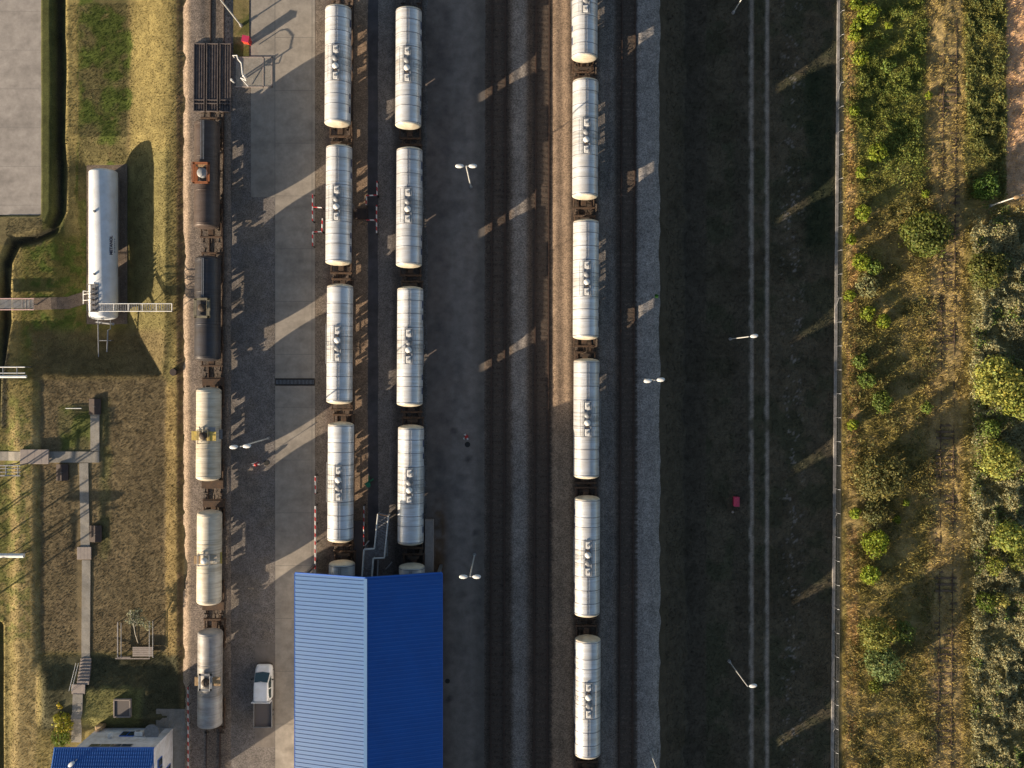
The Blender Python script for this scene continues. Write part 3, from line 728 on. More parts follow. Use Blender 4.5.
for x in (ex0 + .6, ex1 - .6):
    mb = MB(); mb.box((x - ox, (yn - 1 + ys_) / 2 - oy, ZE / 2 + .2), (.12, yn - ys_ - 1, ZE - .6)); mb.build('side_wall', M['plaster'] if x < xr else M['grey'], t)
    for y in np.arange(yn - .6, ys_, -6): 
        c_ = MB(); c_.box((x - ox, y - oy, ZE / 2 - .05), (.3, .3, ZE - .1), bev=.02); c_.build('column', M['galv'], t)
for y in np.arange(yn - .6, ys_, -6):
    c_ = MB(); c_.tube([(ex0 + .6 - ox, y - oy, ZE - .2), (xr - ox, y - oy, ZR - .3), (ex1 - .6 - ox, y - oy, ZE - .2)], .1, 6); c_.tube([(ex0 + .6 - ox, y - oy, ZE - .4), (ex1 - .6 - ox, y - oy, ZE - .4)], .09, 6)
    c_.build('truss', M['galv'], t)
# concrete ramp beside the second white row
mb = MB(); mb.box((0, 0, .45), (PX(433) - PX(424.5), 9.5, .9), bev=.03)
for y in (-2.4, 2.4): mb.box((0, y, .905), (.9, .05, .012))
tag(mb.build('loading_ramp', M['slab'], loc=(PX(429, .9), PY(520, .9) - 4.75, 0)), 'raised grey concrete ramp leaving the shed beside the second white row', 'ramp')
mb = MB(); mb.box((0, 0, .2), (PX(364) - PX(354), 9.5, .4), bev=.03)
tag(mb.build('low_platform', M['bed'], loc=(PX(358.5, .4), PY(521, .4) - 4.75, 0)), 'low dark platform at the mouth of the shed between the two white rows', 'platform')

# zigzag gangway
z0 = 3.4
Lp = [(378, 514), (374.3, 549), (364, 549.5), (361.5, 582)]; Rp = [(388.5, 516), (384.3, 558), (373.2, 558.5), (371.5, 582)]
gl = [P(a, b, z0) for a, b in Lp]; gr = [P(a, b, z0) for a, b in Rp]; c0 = P(375, 545, z0); c0.z = 0
t = thing('access_gangway', 'raised zigzag steel gangway with pale handrails at the shed mouth', 'gangway', c0)
q = lambda v, z=0: (v.x - c0.x, v.y - c0.y, v.z + z)
mb = MB()
for i in range(3):
    a, b, c, d = gl[i], gl[i + 1], gr[i + 1], gr[i]; n = 14
    for k in range(n):
        p = a.lerp(b, (k + .1) / n), a.lerp(b, (k + .8) / n), d.lerp(c, (k + .8) / n), d.lerp(c, (k + .1) / n)
        mb.add([q(v, -1.0) for v in p] + [q(v, -1.05) for v in p], [[0, 1, 2, 3], [7, 6, 5, 4], [0, 4, 5, 1], [1, 5, 6, 2], [2, 6, 7, 3], [3, 7, 4, 0]])
mb.build('deck', M['darkgrate'], t)
for side in (gl, gr):
    mb = MB(); mb.tube([q(v, .0) for v in side], .085); mb.tube([q(v, -.5) for v in side], .03)
    for a, b in zip(side[:-1], side[1:]):
        n = max(1, int((b - a).length / 1.1))
        for k in range(n + 1): p = a.lerp(b, k / n); mb.tube([q(p, 0), q(p, -1.0)], .03, 5)
    mb.build('handrail', M['palepole'], t)
mb = MB(); mb.tube([q(gl[0]), q(gr[0])], .05)
mb.tube([q(gl[0], -1.5), q(gr[1], -1.5)], .03); mb.tube([q(gr[0], -1.5), q(gl[1], -1.5)], .03)
mb.build('end_rail', M['brown'], t)
for p in (gl[0], gr[0], gl[1], gr[1], gl[2], gr[2]):
    mb = MB(); mb.tube([q(p, -1.0), (p.x - c0.x, p.y - c0.y, 0)], .07); mb.build('post', M['galv'], t)
mb = MB(); mb.tube([P(378, 560, 2.2), P(377.4, 578, 2.2)], .09, 8); mb.tube([P(386, 569, 1.2), P(392, 562, 1.2)], .07, 8); mb.tube([P(386, 569, 1.2), P(386, 569, 0)], .07, 8); mb.tube([P(378, 560, 2.2), P(378, 560, 0)], .07, 8)
mb.tube([P(365, 546, 1.5), P(369, 541, 1.5)], .09, 8); mb.tube([P(369, 541, 1.5), P(369, 541, 0)], .07, 8); mb.tube([P(387, 540, 1.), P(387, 556, 1.)], .12, 8); mb.tube([P(387, 548, 1.), P(387, 548, 0)], .07, 8)
tag(mb.build('pipework', M['grey']), 'grey filling pipes standing beside the zigzag gangway', 'pipes')

# ---------------------------------------------------------------- office at the bottom left
zo = 6.2
bx0, bx1, byn = PX(98), PX(173), PY(728); rx0, rx1, ryn = PX(54, zo), PX(151, zo), PY(748, zo)
bx1r = PX(151, zo); t = thing('office_building', 'white two storey office with a bright blue tiled roof at the bottom left corner', 'building', (bx0, byn, 0))
W_, D_ = bx1 - bx0, 8.
mb = MB(); mb.box((W_ / 2, -D_ / 2, zo / 2 - .05), (W_, D_, zo - .1)); mb.build('wall', M['plaster'], t)
mb = MB(); n = 40; a = (rx0 - bx0, .15); b = (W_ + .15, .15)
x0_, x1_ = a[0], b[0]; depth = 8.; cols = 44
for sg in (1, -1):
    vs = []; fs = []; yc_ = -4.0; hd = 4.15; rows_ = 12
    for j in range(rows_):
        for i in range(cols * 2 + 1):
            x = x0_ + (x1_ - x0_) * i / (cols * 2); e = .05 if i % 2 else 0
            vs.append((x, yc_ + sg * (hd - hd * j / rows_), zo + .05 + 1.5 * j / rows_ + e)); vs.append((x, yc_ + sg * (hd - hd * (j + 1) / rows_ - .01), zo + .05 + 1.5 * (j + 1) / rows_ + e - .04))
    nn = cols * 2 + 1
    for j in range(rows_):
        for i in range(cols * 2): a0 = (j * nn + i) * 2; fs.append([a0, a0 + 1, a0 + 3, a0 + 2])
    mb.add(vs, fs)
mb.box(((x0_ + x1_) / 2, -4, zo - .02), (x1_ - x0_ - .1, 8.1, .06)); mb.build('roof', M['tile'], t)
mb = MB()
for x in (.1, W_ - .1): mb.add([(x - .06, 0, zo - .1), (x - .06, -8, zo - .1), (x - .06, -4, zo + 1.45), (x + .06, 0, zo - .1), (x + .06, -8, zo - .1), (x + .06, -4, zo + 1.45)], [[0, 1, 2], [5, 4, 3], [0, 2, 5, 3], [1, 4, 5, 2]])
mb.build('gable', M['plaster'], t)
mb = MB(); mb.box(((x0_ + x1_) / 2, .18, zo - .02), (x1_ - x0_, .12, .16)); mb.build('gutter', M['pvc'], t)
def win(x, z, w_, h, side='n', y=0.):
    f = MB(); g = MB()
    if side == 'n': f.box((x, .04, z), (w_, .1, h)); g.box((x - w_ / 4, .10, z), (w_ / 2 - .12, .03, h - .16)); g.box((x + w_ / 4, .10, z), (w_ / 2 - .12, .03, h - .16))
    else: f.box((W_ + .04, y, z), (.1, w_, h)); g.box((W_ + .10, y - w_ / 4, z), (.03, w_ / 2 - .12, h - .16)); g.box((W_ + .10, y + w_ / 4, z), (.03, w_ / 2 - .12, h - .16))
    o = f.build('window', M['pvc'] , t); g.build('pane', M['glass'], o)
win(4.2, 1.9, 1.6, 1.3); 
f = MB(); f.box((3.6, .03, 5.2), (4.6, .08, .8)); o = f.build('window', M['grey'], t)
for k in range(4):
    g = MB(); g.box((1.9 + k * 1.14, .08, 5.2), (1.0, .03, .6)); g.build('pane', M['glass'], o)
win(0, 4.2, 1.8, 1.3, 'e', -2.6); win(0, 4.2, 1.8, 1.3, 'e', -6.4); win(0, 1.6, 1.8, 1.3, 'e', -4.5)
mb = MB(); mb.box((5.6, .3, 2.3), (.95, .45, .65), bev=.04); mb.cyl((5.45, .53, 2.3), (5.45, .56, 2.3), .24, n=16, mi=1); mb.build('air_conditioner', [M['white'], M['grey']], t)
mb = MB(); mb.box((.6, .45, .7), (.8, .5, 1.2), bev=.08); mb.build('meter_cabinet', M['tan'], t)
mb = MB(); mb.cyl((7.1, .55, 2.55), (7.1, .55, 2.75), .85, n=24, smooth=True); mb.tube([(7.1, .5, 2.6), (7.1, .05, 2.9)], .03); mb.build('door_canopy', M['galv'], t)
mb = MB(); mb.box((7.1, .05, 1.1), (1.1, .06, 2.1)); mb.build('door', M['grey'], t)
mb = MB(); mb.cyl((2.6, .3, 3.0), (2.6, .3, 3.2), .35, .2, n=16); mb.tube([(2.6, .3, 3.), (2.6, 0, 3.)], .03); mb.build('satellite_dish', M['white'], t)
# ---------------------------------------------------------------- lamps
def mast(name, bpx, bpy_, label, h, heads=2, az=0., z=None, grp='lamp masts in the yard', headm='white', r=.085):
    if z is None: z = 0.
    b = P(bpx, bpy_, z); t = thing(name, label, 'lamp', b, 0, grp)
    mb = MB(); mb.cyl((0, 0, 0), (0, 0, h), r, r * .75, n=12); mb.build('pole', M['palepole'], t)
    mb = MB(); mb.cyl((0, 0, 0), (0, 0, .5), .2, .16, n=12); mb.build('pole_base', M['grey'], t)
    ca, sa = math.cos(az), math.sin(az)
    dirs = [(1, .38), (-1, .38)] if heads == 2 else [(1, .3)]
    mb = MB()
    for s, d in dirs: mb.tube([(0, 0, h - .05), (s * ca * d, s * sa * d, h + .05)], .04)
    mb.build('arm', M['galv'], t)
    for s, d in dirs:
        mb = MB(); cx, cy = s * ca * (d + .3), s * sa * (d + .3)
        mb.lathe([(-.42, .05), (-.36, .14), (-.1, .22), (.2, .21), (.38, .12), (.42, .03)], 'x', (0, 0, 0), n=14)
        hm = mb.build('lamp_head', M[headm], t, (cx, cy, h + .08), az + (math.pi if s < 0 else 0)); hm.scale.z = .55
        g = MB(); g.cyl((-.2, 0, -.14), (.2, 0, -.14), .12, n=10); l = g.build('lens', M['lampglass'], hm)
    return t
mast('lamp_mast', 471, 187, 'tall lamp mast with twin white heads standing in the asphalt yard near the top', 11.5, az=0)
mast('lamp_mast', 474.5, 554.5, 'tall lamp mast with twin white heads beside the blue shed corner', 11.5, az=0)
mast('lamp_mast', 269, 438, 'tall lamp mast with twin white heads between the cream wagon and the road', 11.5, az=R(4))
mast('lamp_mast', 241.5, 26, 'lamp mast with a bare pale pole standing in the grass verge at the top left', 12.5, az=0)
mast('lamp_mast', 642, 379, 'lamp mast with twin heads over the pale gravel beside the rightmost track', 9.5, az=R(5))
mast('lamp_mast', 650, 750, 'lamp mast on the pale gravel strip at the bottom edge', 9.5, az=0)
for (a, b, hh, l) in ((730, 339, 9, 'single headed lamp post in the dark grass left of the wheel ruts, halfway up'), (729, 661, 9, 'single headed lamp post leaning over the wheel ruts near the bottom'), (733, 13, 9, 'single headed lamp post in the dark grass at the top edge')):
    mast('lamp_post', a, b, l, hh, 1, az=R(8), z=-DLOW, grp='lamp posts in the low field', r=.07)
mast('lamp_post', 989.5, 206, 'pole with two pale floodlights over the thicket at the right edge', 7.4, 2, az=R(20), z=-DLOW, grp='lamp posts in the low field', headm='tan')
tm = mast('lamp_mast', 98.5, 740, 'short lamp mast with a dark pole reaching over the blue tiled roof', 5.6 + .0, 1, az=R(220), grp='lamp masts in the yard', z=1.2)
# ---------------------------------------------------------------- methanol tank
zf = -3.3; rT = 1.56; xc = PX(104.8, zf + 1.9); zc = zf + .72 + rT; ya, yb = PY(320, zc), PY(169, zc); LT = yb - ya
t = thing('storage_tank', 'long white horizontal storage tank marked METANOL lying in a grassy hollow', 'tank', (xc, (ya + yb) / 2, zf))
h = LT / 2; prof = [(-h, .02)] + [(-h + .45 * (1 - math.cos(R(a))), rT * math.sin(R(a))) for a in (15, 30, 45, 60, 75)] + [(-h + .45, rT)] + [(h - .45, rT)] + [(h - .45 * (1 - math.cos(R(a))), rT * math.sin(R(a))) for a in (75, 60, 45, 30, 15)] + [(h, .02)]
MB().lathe(prof, 'y', (0, 0, zc - zf), n=48).build('tank', mat('white_storage_tank', (.80, .83, .86), .35, .05, (.66, .66, .65), .8, .25), t)
for ya_, yb_ in ((-h + .6, PY(277, zf) - (ya + yb) / 2), (PY(251, zf) - (ya + yb) / 2, h - .6)):  # saddles drawn out into skirts, their gap shaped to let sun onto the pad
    mb = MB(); mb.box((0, (ya_ + yb_) / 2, .5), (1.9, abs(yb_ - ya_), 1.0), bev=.03); mb.build('saddle', M['slab'], t)
for y in (-h + 5.1, -h + 12.2):
    mb = MB(); mb.lathe([(-.1, .14), (.18, .14), (.2, .05)], 'z', (-.35, y, zc - zf + rT - .02), n=12); mb.build('nozzle', M['grey'], t)
th = R(33)
def onside(txt, size, y, thd, mt, nm):
    th = R(thd); fc = bpy.data.curves.new(nm, 'FONT'); fc.body = txt; fc.size = size; fc.align_x = 'CENTER'; fc.align_y = 'CENTER'; fc.extrude = .012; fc.materials.append(mt); fc.offset = .014
    o = bpy.data.objects.new(nm, fc); COL.objects.link(o); bpy.context.view_layer.update(); me_ = bpy.data.meshes.new_from_object(o.evaluated_get(bpy.context.evaluated_depsgraph_get())); bpy.data.objects.remove(o); o = bpy.data.objects.new(nm, me_); COL.objects.link(o); o.parent = t
    n_ = Vector((math.cos(th), 0, math.sin(th))); up = Vector((-math.sin(th), 0, math.cos(th))); rt = Vector((0, 1, 0))
    m_ = Matrix((rt, up, n_)).transposed().to_4x4(); m_.translation = Vector((0, y, zc - zf)) + n_ * (rT + .03); o.matrix_local = m_
    return o
yt = PY(245.5, zc + .8) - (ya + yb) / 2
onside('METANOL', .47, yt, 36, M['navy'], 'lettering')
mb = MB()
for k, wd in enumerate((.25, .1, .3, .18, .28, .12, .2)):
    th2 = R(17); mb.box((math.cos(th2) * (rT + .004), yt - .7 + k * .24, zc - zf + math.sin(th2) * (rT + .004)), (.03, wd * .8, .09))
mb.build('small_marking', M['navy'], t)
mb = MB(); top = zc - zf + rT
mb.box((-.35, -h + 2.4, top + .05), (.9, 3.2, .05)); 
for y in (-h + .9, -h + 1.8, -h + 2.7, -h + 3.9):
    for x in (-.8, .1): mb.tube([(x, y, top), (x, y, top + .9)], .025, 5)
for x in (-.8, .1): mb.tube([(x, -h + .9, top + .9), (x, -h + 3.9, top + .9)], .03, 5)
mb.tube([(-.8, -h + 3.9, top + .9), (.1, -h + 3.9, top + .9)], .03, 5)
mb.build('top_platform', M['darkgrate'], t)
for k in range(5):
    mb = MB(); mb.cyl((-.3, -h + 1.0 + k * .6, top + .05), (-.3, -h + 1.0 + k * .6, top + .45), .13, n=10); mb.box((-.3, -h + 1.0 + k * .6, top + .5), (.3, .12, .1)); mb.build('valve', M['dark'], t)
mb = MB()
for y in (-h + 2.2, -h + 2.9): mb.tube([(-rT - .5, y, top - 1.0), (-.6, y, top + .4)], .04); 
mb.tube([(-rT - .5, -h + 1.8, top - 1.0), (-rT - .5, -h + 3.3, top - 1.0)], .05); mb.tube([(-rT - .5, -h + 3.3, top - 1.0), (-rT - .5, -h + 3.3, 1.5)], .05)
mb.build('side_bracket', M['white'], t)
# gravel pad beneath the tank
pad = MB(); pad.prism([(PX(87, zf), PY(332, zf)), (PX(127.5, zf), PY(332, zf)), (PX(127.5, zf), PY(163, zf)), (PX(87, zf), PY(163, zf))], zf - .5, zf + .10)
pad_m = mat('brown_gravel', (.20, .155, .12), .95, 0, (.12, .09, .07), 2, .5, bump=.8, bscale=12, fine=.4)
tag(pad.build('gravel_pad', pad_m), kind='structure')
# gangway truss from the tank to the bank
zt = zf + top - zf + .0; zt = zc + rT + .35
t = thing('footbridge', 'white railed footbridge from the top of the methanol tank to the grassy bank', 'footbridge', P(136, 308, 0))
o_ = t.location
def rel(px, py, z): p = P(px, py, z); return (p.x - o_.x, p.y - o_.y, p.z)
mb = MB()
for k in np.linspace(99, 171.5, 34): a, b = rel(k, 304.5, zt), rel(k, 310.5, zt); mb.box(((a[0] + b[0]) / 2, (a[1] + b[1]) / 2, zt), (.10, abs(a[1] - b[1]), .03))
mb.build('deck', M['darkgrate'], t)
for y in (303.6, 311.2):
    mb = MB(); mb.tube([rel(99, y, zt + 1), rel(172, y, zt + 1)], .05); mb.tube([rel(99, y, zt + .5), rel(172, y, zt + .5)], .028); mb.tube([rel(99, y, zt), rel(172, y, zt)], .05)
    for x in (99, 114, 128.5, 142.5, 156.5, 172): mb.tube([rel(x, y, zt), rel(x, y, zt + 1)], .035)
    mb.build('handrail', M['white'], t)
for x in (114, 128.5, 142.5, 156.5, 172):
    mb = MB(); mb.tube([rel(x, 303.6, zt + 1), rel(x, 311.2, zt + 1)], .03) if x == 172 else None; mb.tube([rel(x, 303.6, zt), rel(x, 311.2, zt)], .05); mb.build('crossbar', M['white'], t)
for x in (142.5, 171):
    for y in (303.6, 311.2):
        p = P(x, y, zt); mb = MB(); mb.tube([rel(x, y, zt), (p.x - o_.x, p.y - o_.y, zat(p.x, p.y))], .05); mb.build('post', M['galv'], t)
# pipes running south from the tank
t = thing('pipe_run', 'pale steel pipes on supports leaving the lower end of the methanol tank', 'pipes', P(104, 345, -1))
o_ = t.location; o_.z = 0; zp = -1.5
mb = MB(); mb.tube([rel(98, 318, zp + .6), rel(98.8, 369, zp), ], .065, 8); mb.tube([rel(98.8, 369, zp), rel(103, 369.5, zp)], .05); mb.build('pipe', M['galv'], t)
mb = MB(); mb.tube([rel(108, 330, zp), rel(107, 352, zp)], .09, 8); mb.tube([rel(108, 330, zp), rel(110.5, 329, zp), rel(110.5, 320, zp)], .05); mb.build('pipe', M['galv'], t)
mb = MB(); mb.tube([rel(96, 322, zp), rel(114, 324, zp)], .10, 8); mb.cyl(rel(113, 324, zp - .1), rel(113, 324, zp + .4), .16, n=10); mb.build('pipe', M['grey'], t)
for y, x1 in ((340.5, 111.5), (356.5, 108.5)):
    mb = MB(); mb.tube([rel(98, y, zp - .12), rel(x1, y, zp - .12)], .06)
    for x in (98.5, x1 - 1): p = P(x, y, zp); mb.tube([rel(x, y, zp), (p.x - o_.x, p.y - o_.y, zat(p.x, p.y) - .1)], .06)
    mb.build('support', M['galv'], t)
# walkway truss and pipes at the left edge
t = thing('pipe_bridge', 'grey steel footbridge with pink trimmed rails crossing the ditch at the left edge', 'footbridge', P(10, 304, 0)); o_ = t.location; z1 = -1.3
mb = MB()
for k in np.linspace(-20, 33.5, 70): a, b = rel(k, 299.5, z1), rel(k, 308.5, z1); mb.box(((a[0] + b[0]) / 2, (a[1] + b[1]) / 2, z1), (.06, abs(a[1] - b[1]), .03))
mb.build('deck', M['grey'], t)
for y in (298.5, 309.5):
    mb = MB(); mb.tube([rel(-20, y, z1 + 1), rel(34, y, z1 + 1)], .055); mb.tube([rel(-20, y, z1), rel(34, y, z1)], .07)
    for x in (-8, 2, 12, 22.5, 26, 29.5, 33.5): mb.tube([rel(x, y, z1), rel(x, y, z1 + 1)], .03)
    mb.build('handrail', mat('pinkish_rail', (.48, .32, .32), .6), t)
for x in (22.5, 26, 29.5, 33.5): mb = MB(); mb.tube([rel(x, 298.5, z1), rel(x, 309.5, z1)], .05); mb.build('crossbar', M['slab'], t)
for x in (14, 33):
    p = P(x, 304, z1); mb = MB(); mb.tube([rel(x, 304, z1), (p.x - o_.x, p.y - o_.y, zat(p.x, p.y) - .3)], .08); mb.build('post', M['galv'], t)
def elevpipes(label, x1, rows, z, supports, m='white'):
    t = thing('pipe_rack', label, 'pipe rack', P(5, rows[0][0], 0), group='pipe racks at the left edge'); global o_; o_ = t.location
    for (y, r_) in rows:
        mb = MB(); mb.cyl(rel(-25, y, z), rel(x1 - (1.5 if r_ < .12 else 0), y, z), r_, n=10); mb.build('pipe', M[m] if r_ < .3 else M['white'], t)
    for x in supports:
        mb = MB(); p = P(x, rows[0][0], z); a, b = rel(x, rows[0][0], z), rel(x, rows[-1][0] + 1, z); mb.tube([a, b], .06)
        mb.tube([a, (a[0], a[1], zat(p.x, p.y) - .2)], .08); mb.build('support', M['galv'], t)
elevpipes('pale twin pipe rack ending at the left edge below the ditch bridge', 26.5, ((367, .07), (373, .05), (376.5, .16)), 2.6, (3, 17))
elevpipes('blue tinted pipe rack of parallel pipes beside the concrete path', 22, ((465.5, .07), (468.5, .05), (472, .05), (475.5, .08)), 2.4, (6, 18), 'galv')
for k_, (a_, b_, hh_) in enumerate(((-34, 520, 4.2), (-52, 560, 4.6), (-30, 600, 4.0))):  # unseen portals, added to throw post shadows across the lawn
    p_ = P(a_, b_, 0); t = thing('pipe_portal', ['steel pipe portal beyond the left edge, nearest the concrete path', 'steel pipe portal beyond the left edge, middle one', 'steel pipe portal beyond the left edge, nearest the office'][k_], 'pipe rack', p_, 0, 'pipe portals beyond the left edge'); zz_ = zat(p_.x, p_.y)
    for dy_ in (-1.4, 1.4): mb = MB(); mb.tube([(0, dy_, zz_ - .1), (0, dy_, hh_)], .1); mb.build('post', M['galv'], t)
    mb = MB(); mb.tube([(0, -2, hh_), (0, 2, hh_)], .12); mb.tube([(0, -2, hh_ - 1), (0, 2, hh_ - 1)], .1); mb.build('beam', M['galv'], t)
    mb = MB(); mb.tube([(-.8, 0, hh_ + .2), (.8, 0, hh_ + .2)], .1); mb.build('pipe', M['white'], t)
elevpipes('single thick pale pipe at the left edge, lowest of the racks', 24, ((555.5, .26),), 2.4, (4, 18))
# ---------------------------------------------------------------- paths on the lawn
def strip(name, pts, w_, zoff, m, th_=.12, grp=None):
    mb = MB(); P3 = []
    for (a, b), (c, d) in zip(pts[:-1], pts[1:]):
        n = max(1, int(math.hypot(c - a, d - b) / 6))
        for k in range(n + (1 if (c, d) == pts[-1] else 0)): P3.append((a + (c - a) * k / n, b + (d - b) * k / n))
    vs = []; 
    for i, (a, b) in enumerate(P3):
        a2, b2 = P3[min(i + 1, len(P3) - 1)]; a1, b1 = P3[max(i - 1, 0)]; dx, dy = a2 - a1, b2 - b1; L = math.hypot(dx, dy); nx_, ny_ = -dy / L * w_ / 2, dx / L * w_ / 2
        for sx in (1, -1):
            X, Y = PX(a + sx * nx_, -1), PY(b + sx * ny_, -1); z = zat(X, Y); X, Y = PX(a + sx * nx_, z), PY(b + sx * ny_, z); z = zat(X, Y) + zoff; vs += [(X, Y, z), (X, Y, z - th_ - .3)]
    fs = []
    for i in range(len(P3) - 1):
        o = i * 4; fs += [[o, o + 4, o + 6, o + 2], [o + 1, o + 3, o + 7, o + 5], [o, o + 1, o + 5, o + 4], [o + 2, o + 6, o + 7, o + 3]]
    n = len(vs); fs += [[0, 2, 3, 1], [n - 4, n - 3, n - 1, n - 2]]
    return tag(mb.add(vs, fs).build(name, m), kind='structure')
strip('path', [(-30, 456), (22, 456)], 9, .08, M['pathc']); strip('path', [(48.5, 457), (99.5, 457)], 11, .10, M['pathc']); strip('path', [(95.2, 451), (95.2, 413)], 9, .10, M['pathc'])
strip('path', [(84, 463), (85.5, 547)], 9, .10, M['pathc']); strip('path', [(86.5, 560), (86, 659)], 8.5, .10, M['pathc']); strip('path', [(78, 694), (76.5, 742)], 10, .10, M['pathc'])
strip('gravel_path', [(34, 304), (70, 303), (88, 297)], 12, .08, pad_m); strip('path', [(156, 722), (188, 722)], 26, .1, M['pathc']); strip('path', [(180, 735), (180, 800)], 13, .09, M['pathc'])
def slab(px0, py0, px1, py1, z, label):
    p = P((px0 + px1) / 2, (py0 + py1) / 2, z); mb = MB(); mb.box((0, 0, -.1), (PX(px1, z) - PX(px0, z), PY(py0, z) - PY(py1, z), .2), bev=.02)
    for x in (-1, 0, 1): mb.box((x * (PX(px1, z) - PX(px0, z)) / 4, 0, .003), (.02, PY(py0, z) - PY(py1, z) - .1, .006))
    for sx in (-1, 1):
        for sy in (-1, 1): mb.box((sx * (PX(px1, z) - PX(px0, z)) * .42, sy * (PY(py0, z) - PY(py1, z)) * .4, -.7), (.15, .15, 1.1))
    return tag(mb.build('slab_platform', M['slab'], loc=p), label, 'slab', 'slab platforms on the paths')
slab(20, 449.5, 48.5, 464, .25, 'long pinkish slab bridging the edge of the sunken lawn'); slab(77, 547, 91, 559.5, -.05, 'small square pinkish slab on the long straight path')
mb = MB(); mb.tube([rel(0, 0, 0)] * 2, .01) if False else None
# stairs
zs0, zs1 = -.2, .72
t = thing('staircase', 'concrete garden stairs with thin white handrails leading up to the office', 'stairs', P(80, 672, 0)); o_ = t.location
mb = MB()
for k in range(8):
    f0 = k / 8; z = zs0 + (zs1 - zs0) * (k + 1) / 8; ya_ = 658.5 + 26 * f0; sh = -4.2 * f0
    a, b = rel(80.5 + sh, ya_, z), rel(91 + sh * .6, ya_ + 3.4, z); mb.box(((a[0] + b[0]) / 2, (a[1] + b[1]) / 2, z - .3), (abs(b[0] - a[0]), abs(b[1] - a[1]) + .02, .6), bev=.015)
mb.build('steps', M['slab'], t)
a, b = rel(71.5, 684.5, .8), rel(85, 694, .8); mb = MB(); mb.box(((a[0] + b[0]) / 2, (a[1] + b[1]) / 2, .65), (abs(b[0] - a[0]), abs(b[1] - a[1]), .3), bev=.02); mb.build('landing', M['slab'], t)
for q_ in ((76, 663, 69, 691), (78.5, 663, 71.5, 691)):
    mb = MB(); mb.tube([rel(q_[0], q_[1], zs0 + 1), rel(q_[2], q_[3], zs1 + 1)], .03)
    for f0 in (0, .33, .66, 1): x, y, z = q_[0] + (q_[2] - q_[0]) * f0, q_[1] + (q_[3] - q_[1]) * f0, zs0 + (zs1 - zs0) * f0; mb.tube([rel(x, y, z - .2), rel(x, y, z + 1)], .025)
    mb.build('handrail', M['white'], t)
# dark access covers on the lawn
def cover(px, py, w_, d, label):
    X, Y = PX(px, -.5), PY(py, -.5); z = zat(X, Y); t = thing('tank_cover', label, 'cover', (X, Y, z), 0, 'dark access covers on the lawn')
    mb = MB(); mb.box((0, 0, .0), (w_, d, .45), bev=.05); mb.build('box', M['manhole'], t)
    for s in (-1, 1): mb = MB(); mb.add([(0, -d / 2 - .04, .42), (0, d / 2 + .04, .42), (s * (w_ / 2 + .05), d / 2 + .04, .24), (s * (w_ / 2 + .05), -d / 2 - .04, .24), (0, -d / 2 - .04, .37), (0, d / 2 + .04, .37), (s * (w_ / 2 + .05), d / 2 + .04, .19), (s * (w_ / 2 + .05), -d / 2 - .04, .19)], [[0, 1, 2, 3], [7, 6, 5, 4], [0, 3, 7, 4], [1, 5, 6, 2], [2, 6, 7, 3], [0, 4, 5, 1]]); mb.build('lid', M['manhole'], t)
    mb = MB(); mb.tube([(-.1, 0, .4), (-.1, 0, .48), (.1, 0, .48), (.1, 0, .4)], .02, 5); mb.build('handle', M['galv'], t)
cover(96.5, 406.5, 1.25, 1.7, 'dark lidded cover at the head of the short path'); cover(64, 472, 1.25, 1.8, 'dark lidded cover below the horizontal path'); cover(97.5, 533, 1.25, 1.8, 'dark lidded cover right of the long path')
def smallbox(name, px, py, d, m, label, cat, z=None, bev=.04):
    X, Y = PX(px), PY(py); z = zat(X, Y) if z is None else z; mb = MB(); mb.box((0, 0, d[2] / 2), d, bev=bev); mb.box((0, 0, d[2] + .02), (d[0] * 1.1, d[1] * 1.1, .05)); return tag(mb.build(name, m, loc=(X, Y, z)), label, cat)
mb = MB(); mb.cyl((0, 0, -.1), (0, 0, .35), .42, n=18); mb.cyl((0, 0, .35), (0, 0, .42), .36, n=18)
tag(mb.build('well_ring', M['manhole'], loc=(PX(174), PY(372), -.1)), 'round dark well ring beside the ballast near the top corner of the lawn', 'well')
t = thing('level_pipe', 'thin white horizontal vent pipe beside the uppermost dark cover', 'pipe', P(77, 408, -1)); 
mb = MB(); mb.tube([(-.9, 0, .9), (.9, 0, .9)], .05); mb.build('pipe', M['white'], t)
for s in (-1, 1): mb = MB(); mb.tube([(s * .8, 0, .9), (s * .8, 0, -.4)], .04); mb.build('post', M['galv'], t)
# shelter frames, sapling
t = thing('garden_bench_frame', 'wooden planter frame with a boarded seat under the young tree', 'bench', P(136, 640, 0)); X, Y = PX(136), PY(640); z = zat(X, Y); t.location = (X, Y, z); o_ = t.location.copy(); 
mb = MB()
for i in range(5): mb.box((.85, -1.65 + i * .22 - .05, .5), (2.3, .19, .06))
mb.build('seat', M['slab'], t)
for (x, y, sx, sy) in ((-2.0, .1, .12, 4.0), (-.3, -2.05, 3.9, .12), (-1.3, -1.9, 1.5, .08)): mb = MB(); mb.box((x, y, .45), (sx, sy, .14)); mb.build('beam', M['slab'], t)
for (x, y) in ((-2.0, 2.0), (-1.6, 2.0), (2.0, 2.2), (1.6, 2.2)): mb = MB(); mb.tube([(x, y, .5), (x, -1.9, .5)], .04); mb.build('rail', M['galv'], t)
for (x, y) in ((-2, -2), (2, -1.9), (-2, 2), (2, 2.2)): mb = MB(); mb.box((x, y, .15), (.1, .1, .6)); mb.build('leg', M['galv'], t)
t = thing('sunken_hatch', 'purplish open cellar hatch in the grass above the office', 'hatch', P(126, 705, 0)); z = zat(PX(126), PY(705)); t.location.z = z
mb = MB()
for (x, y, sx, sy) in ((-.9, 0, .12, 1.9), (.9, 0, .12, 1.9), (0, .95, 1.9, .12), (0, -.95, 1.9, .12)): mb.box((x, y, .2), (sx, sy, .5))
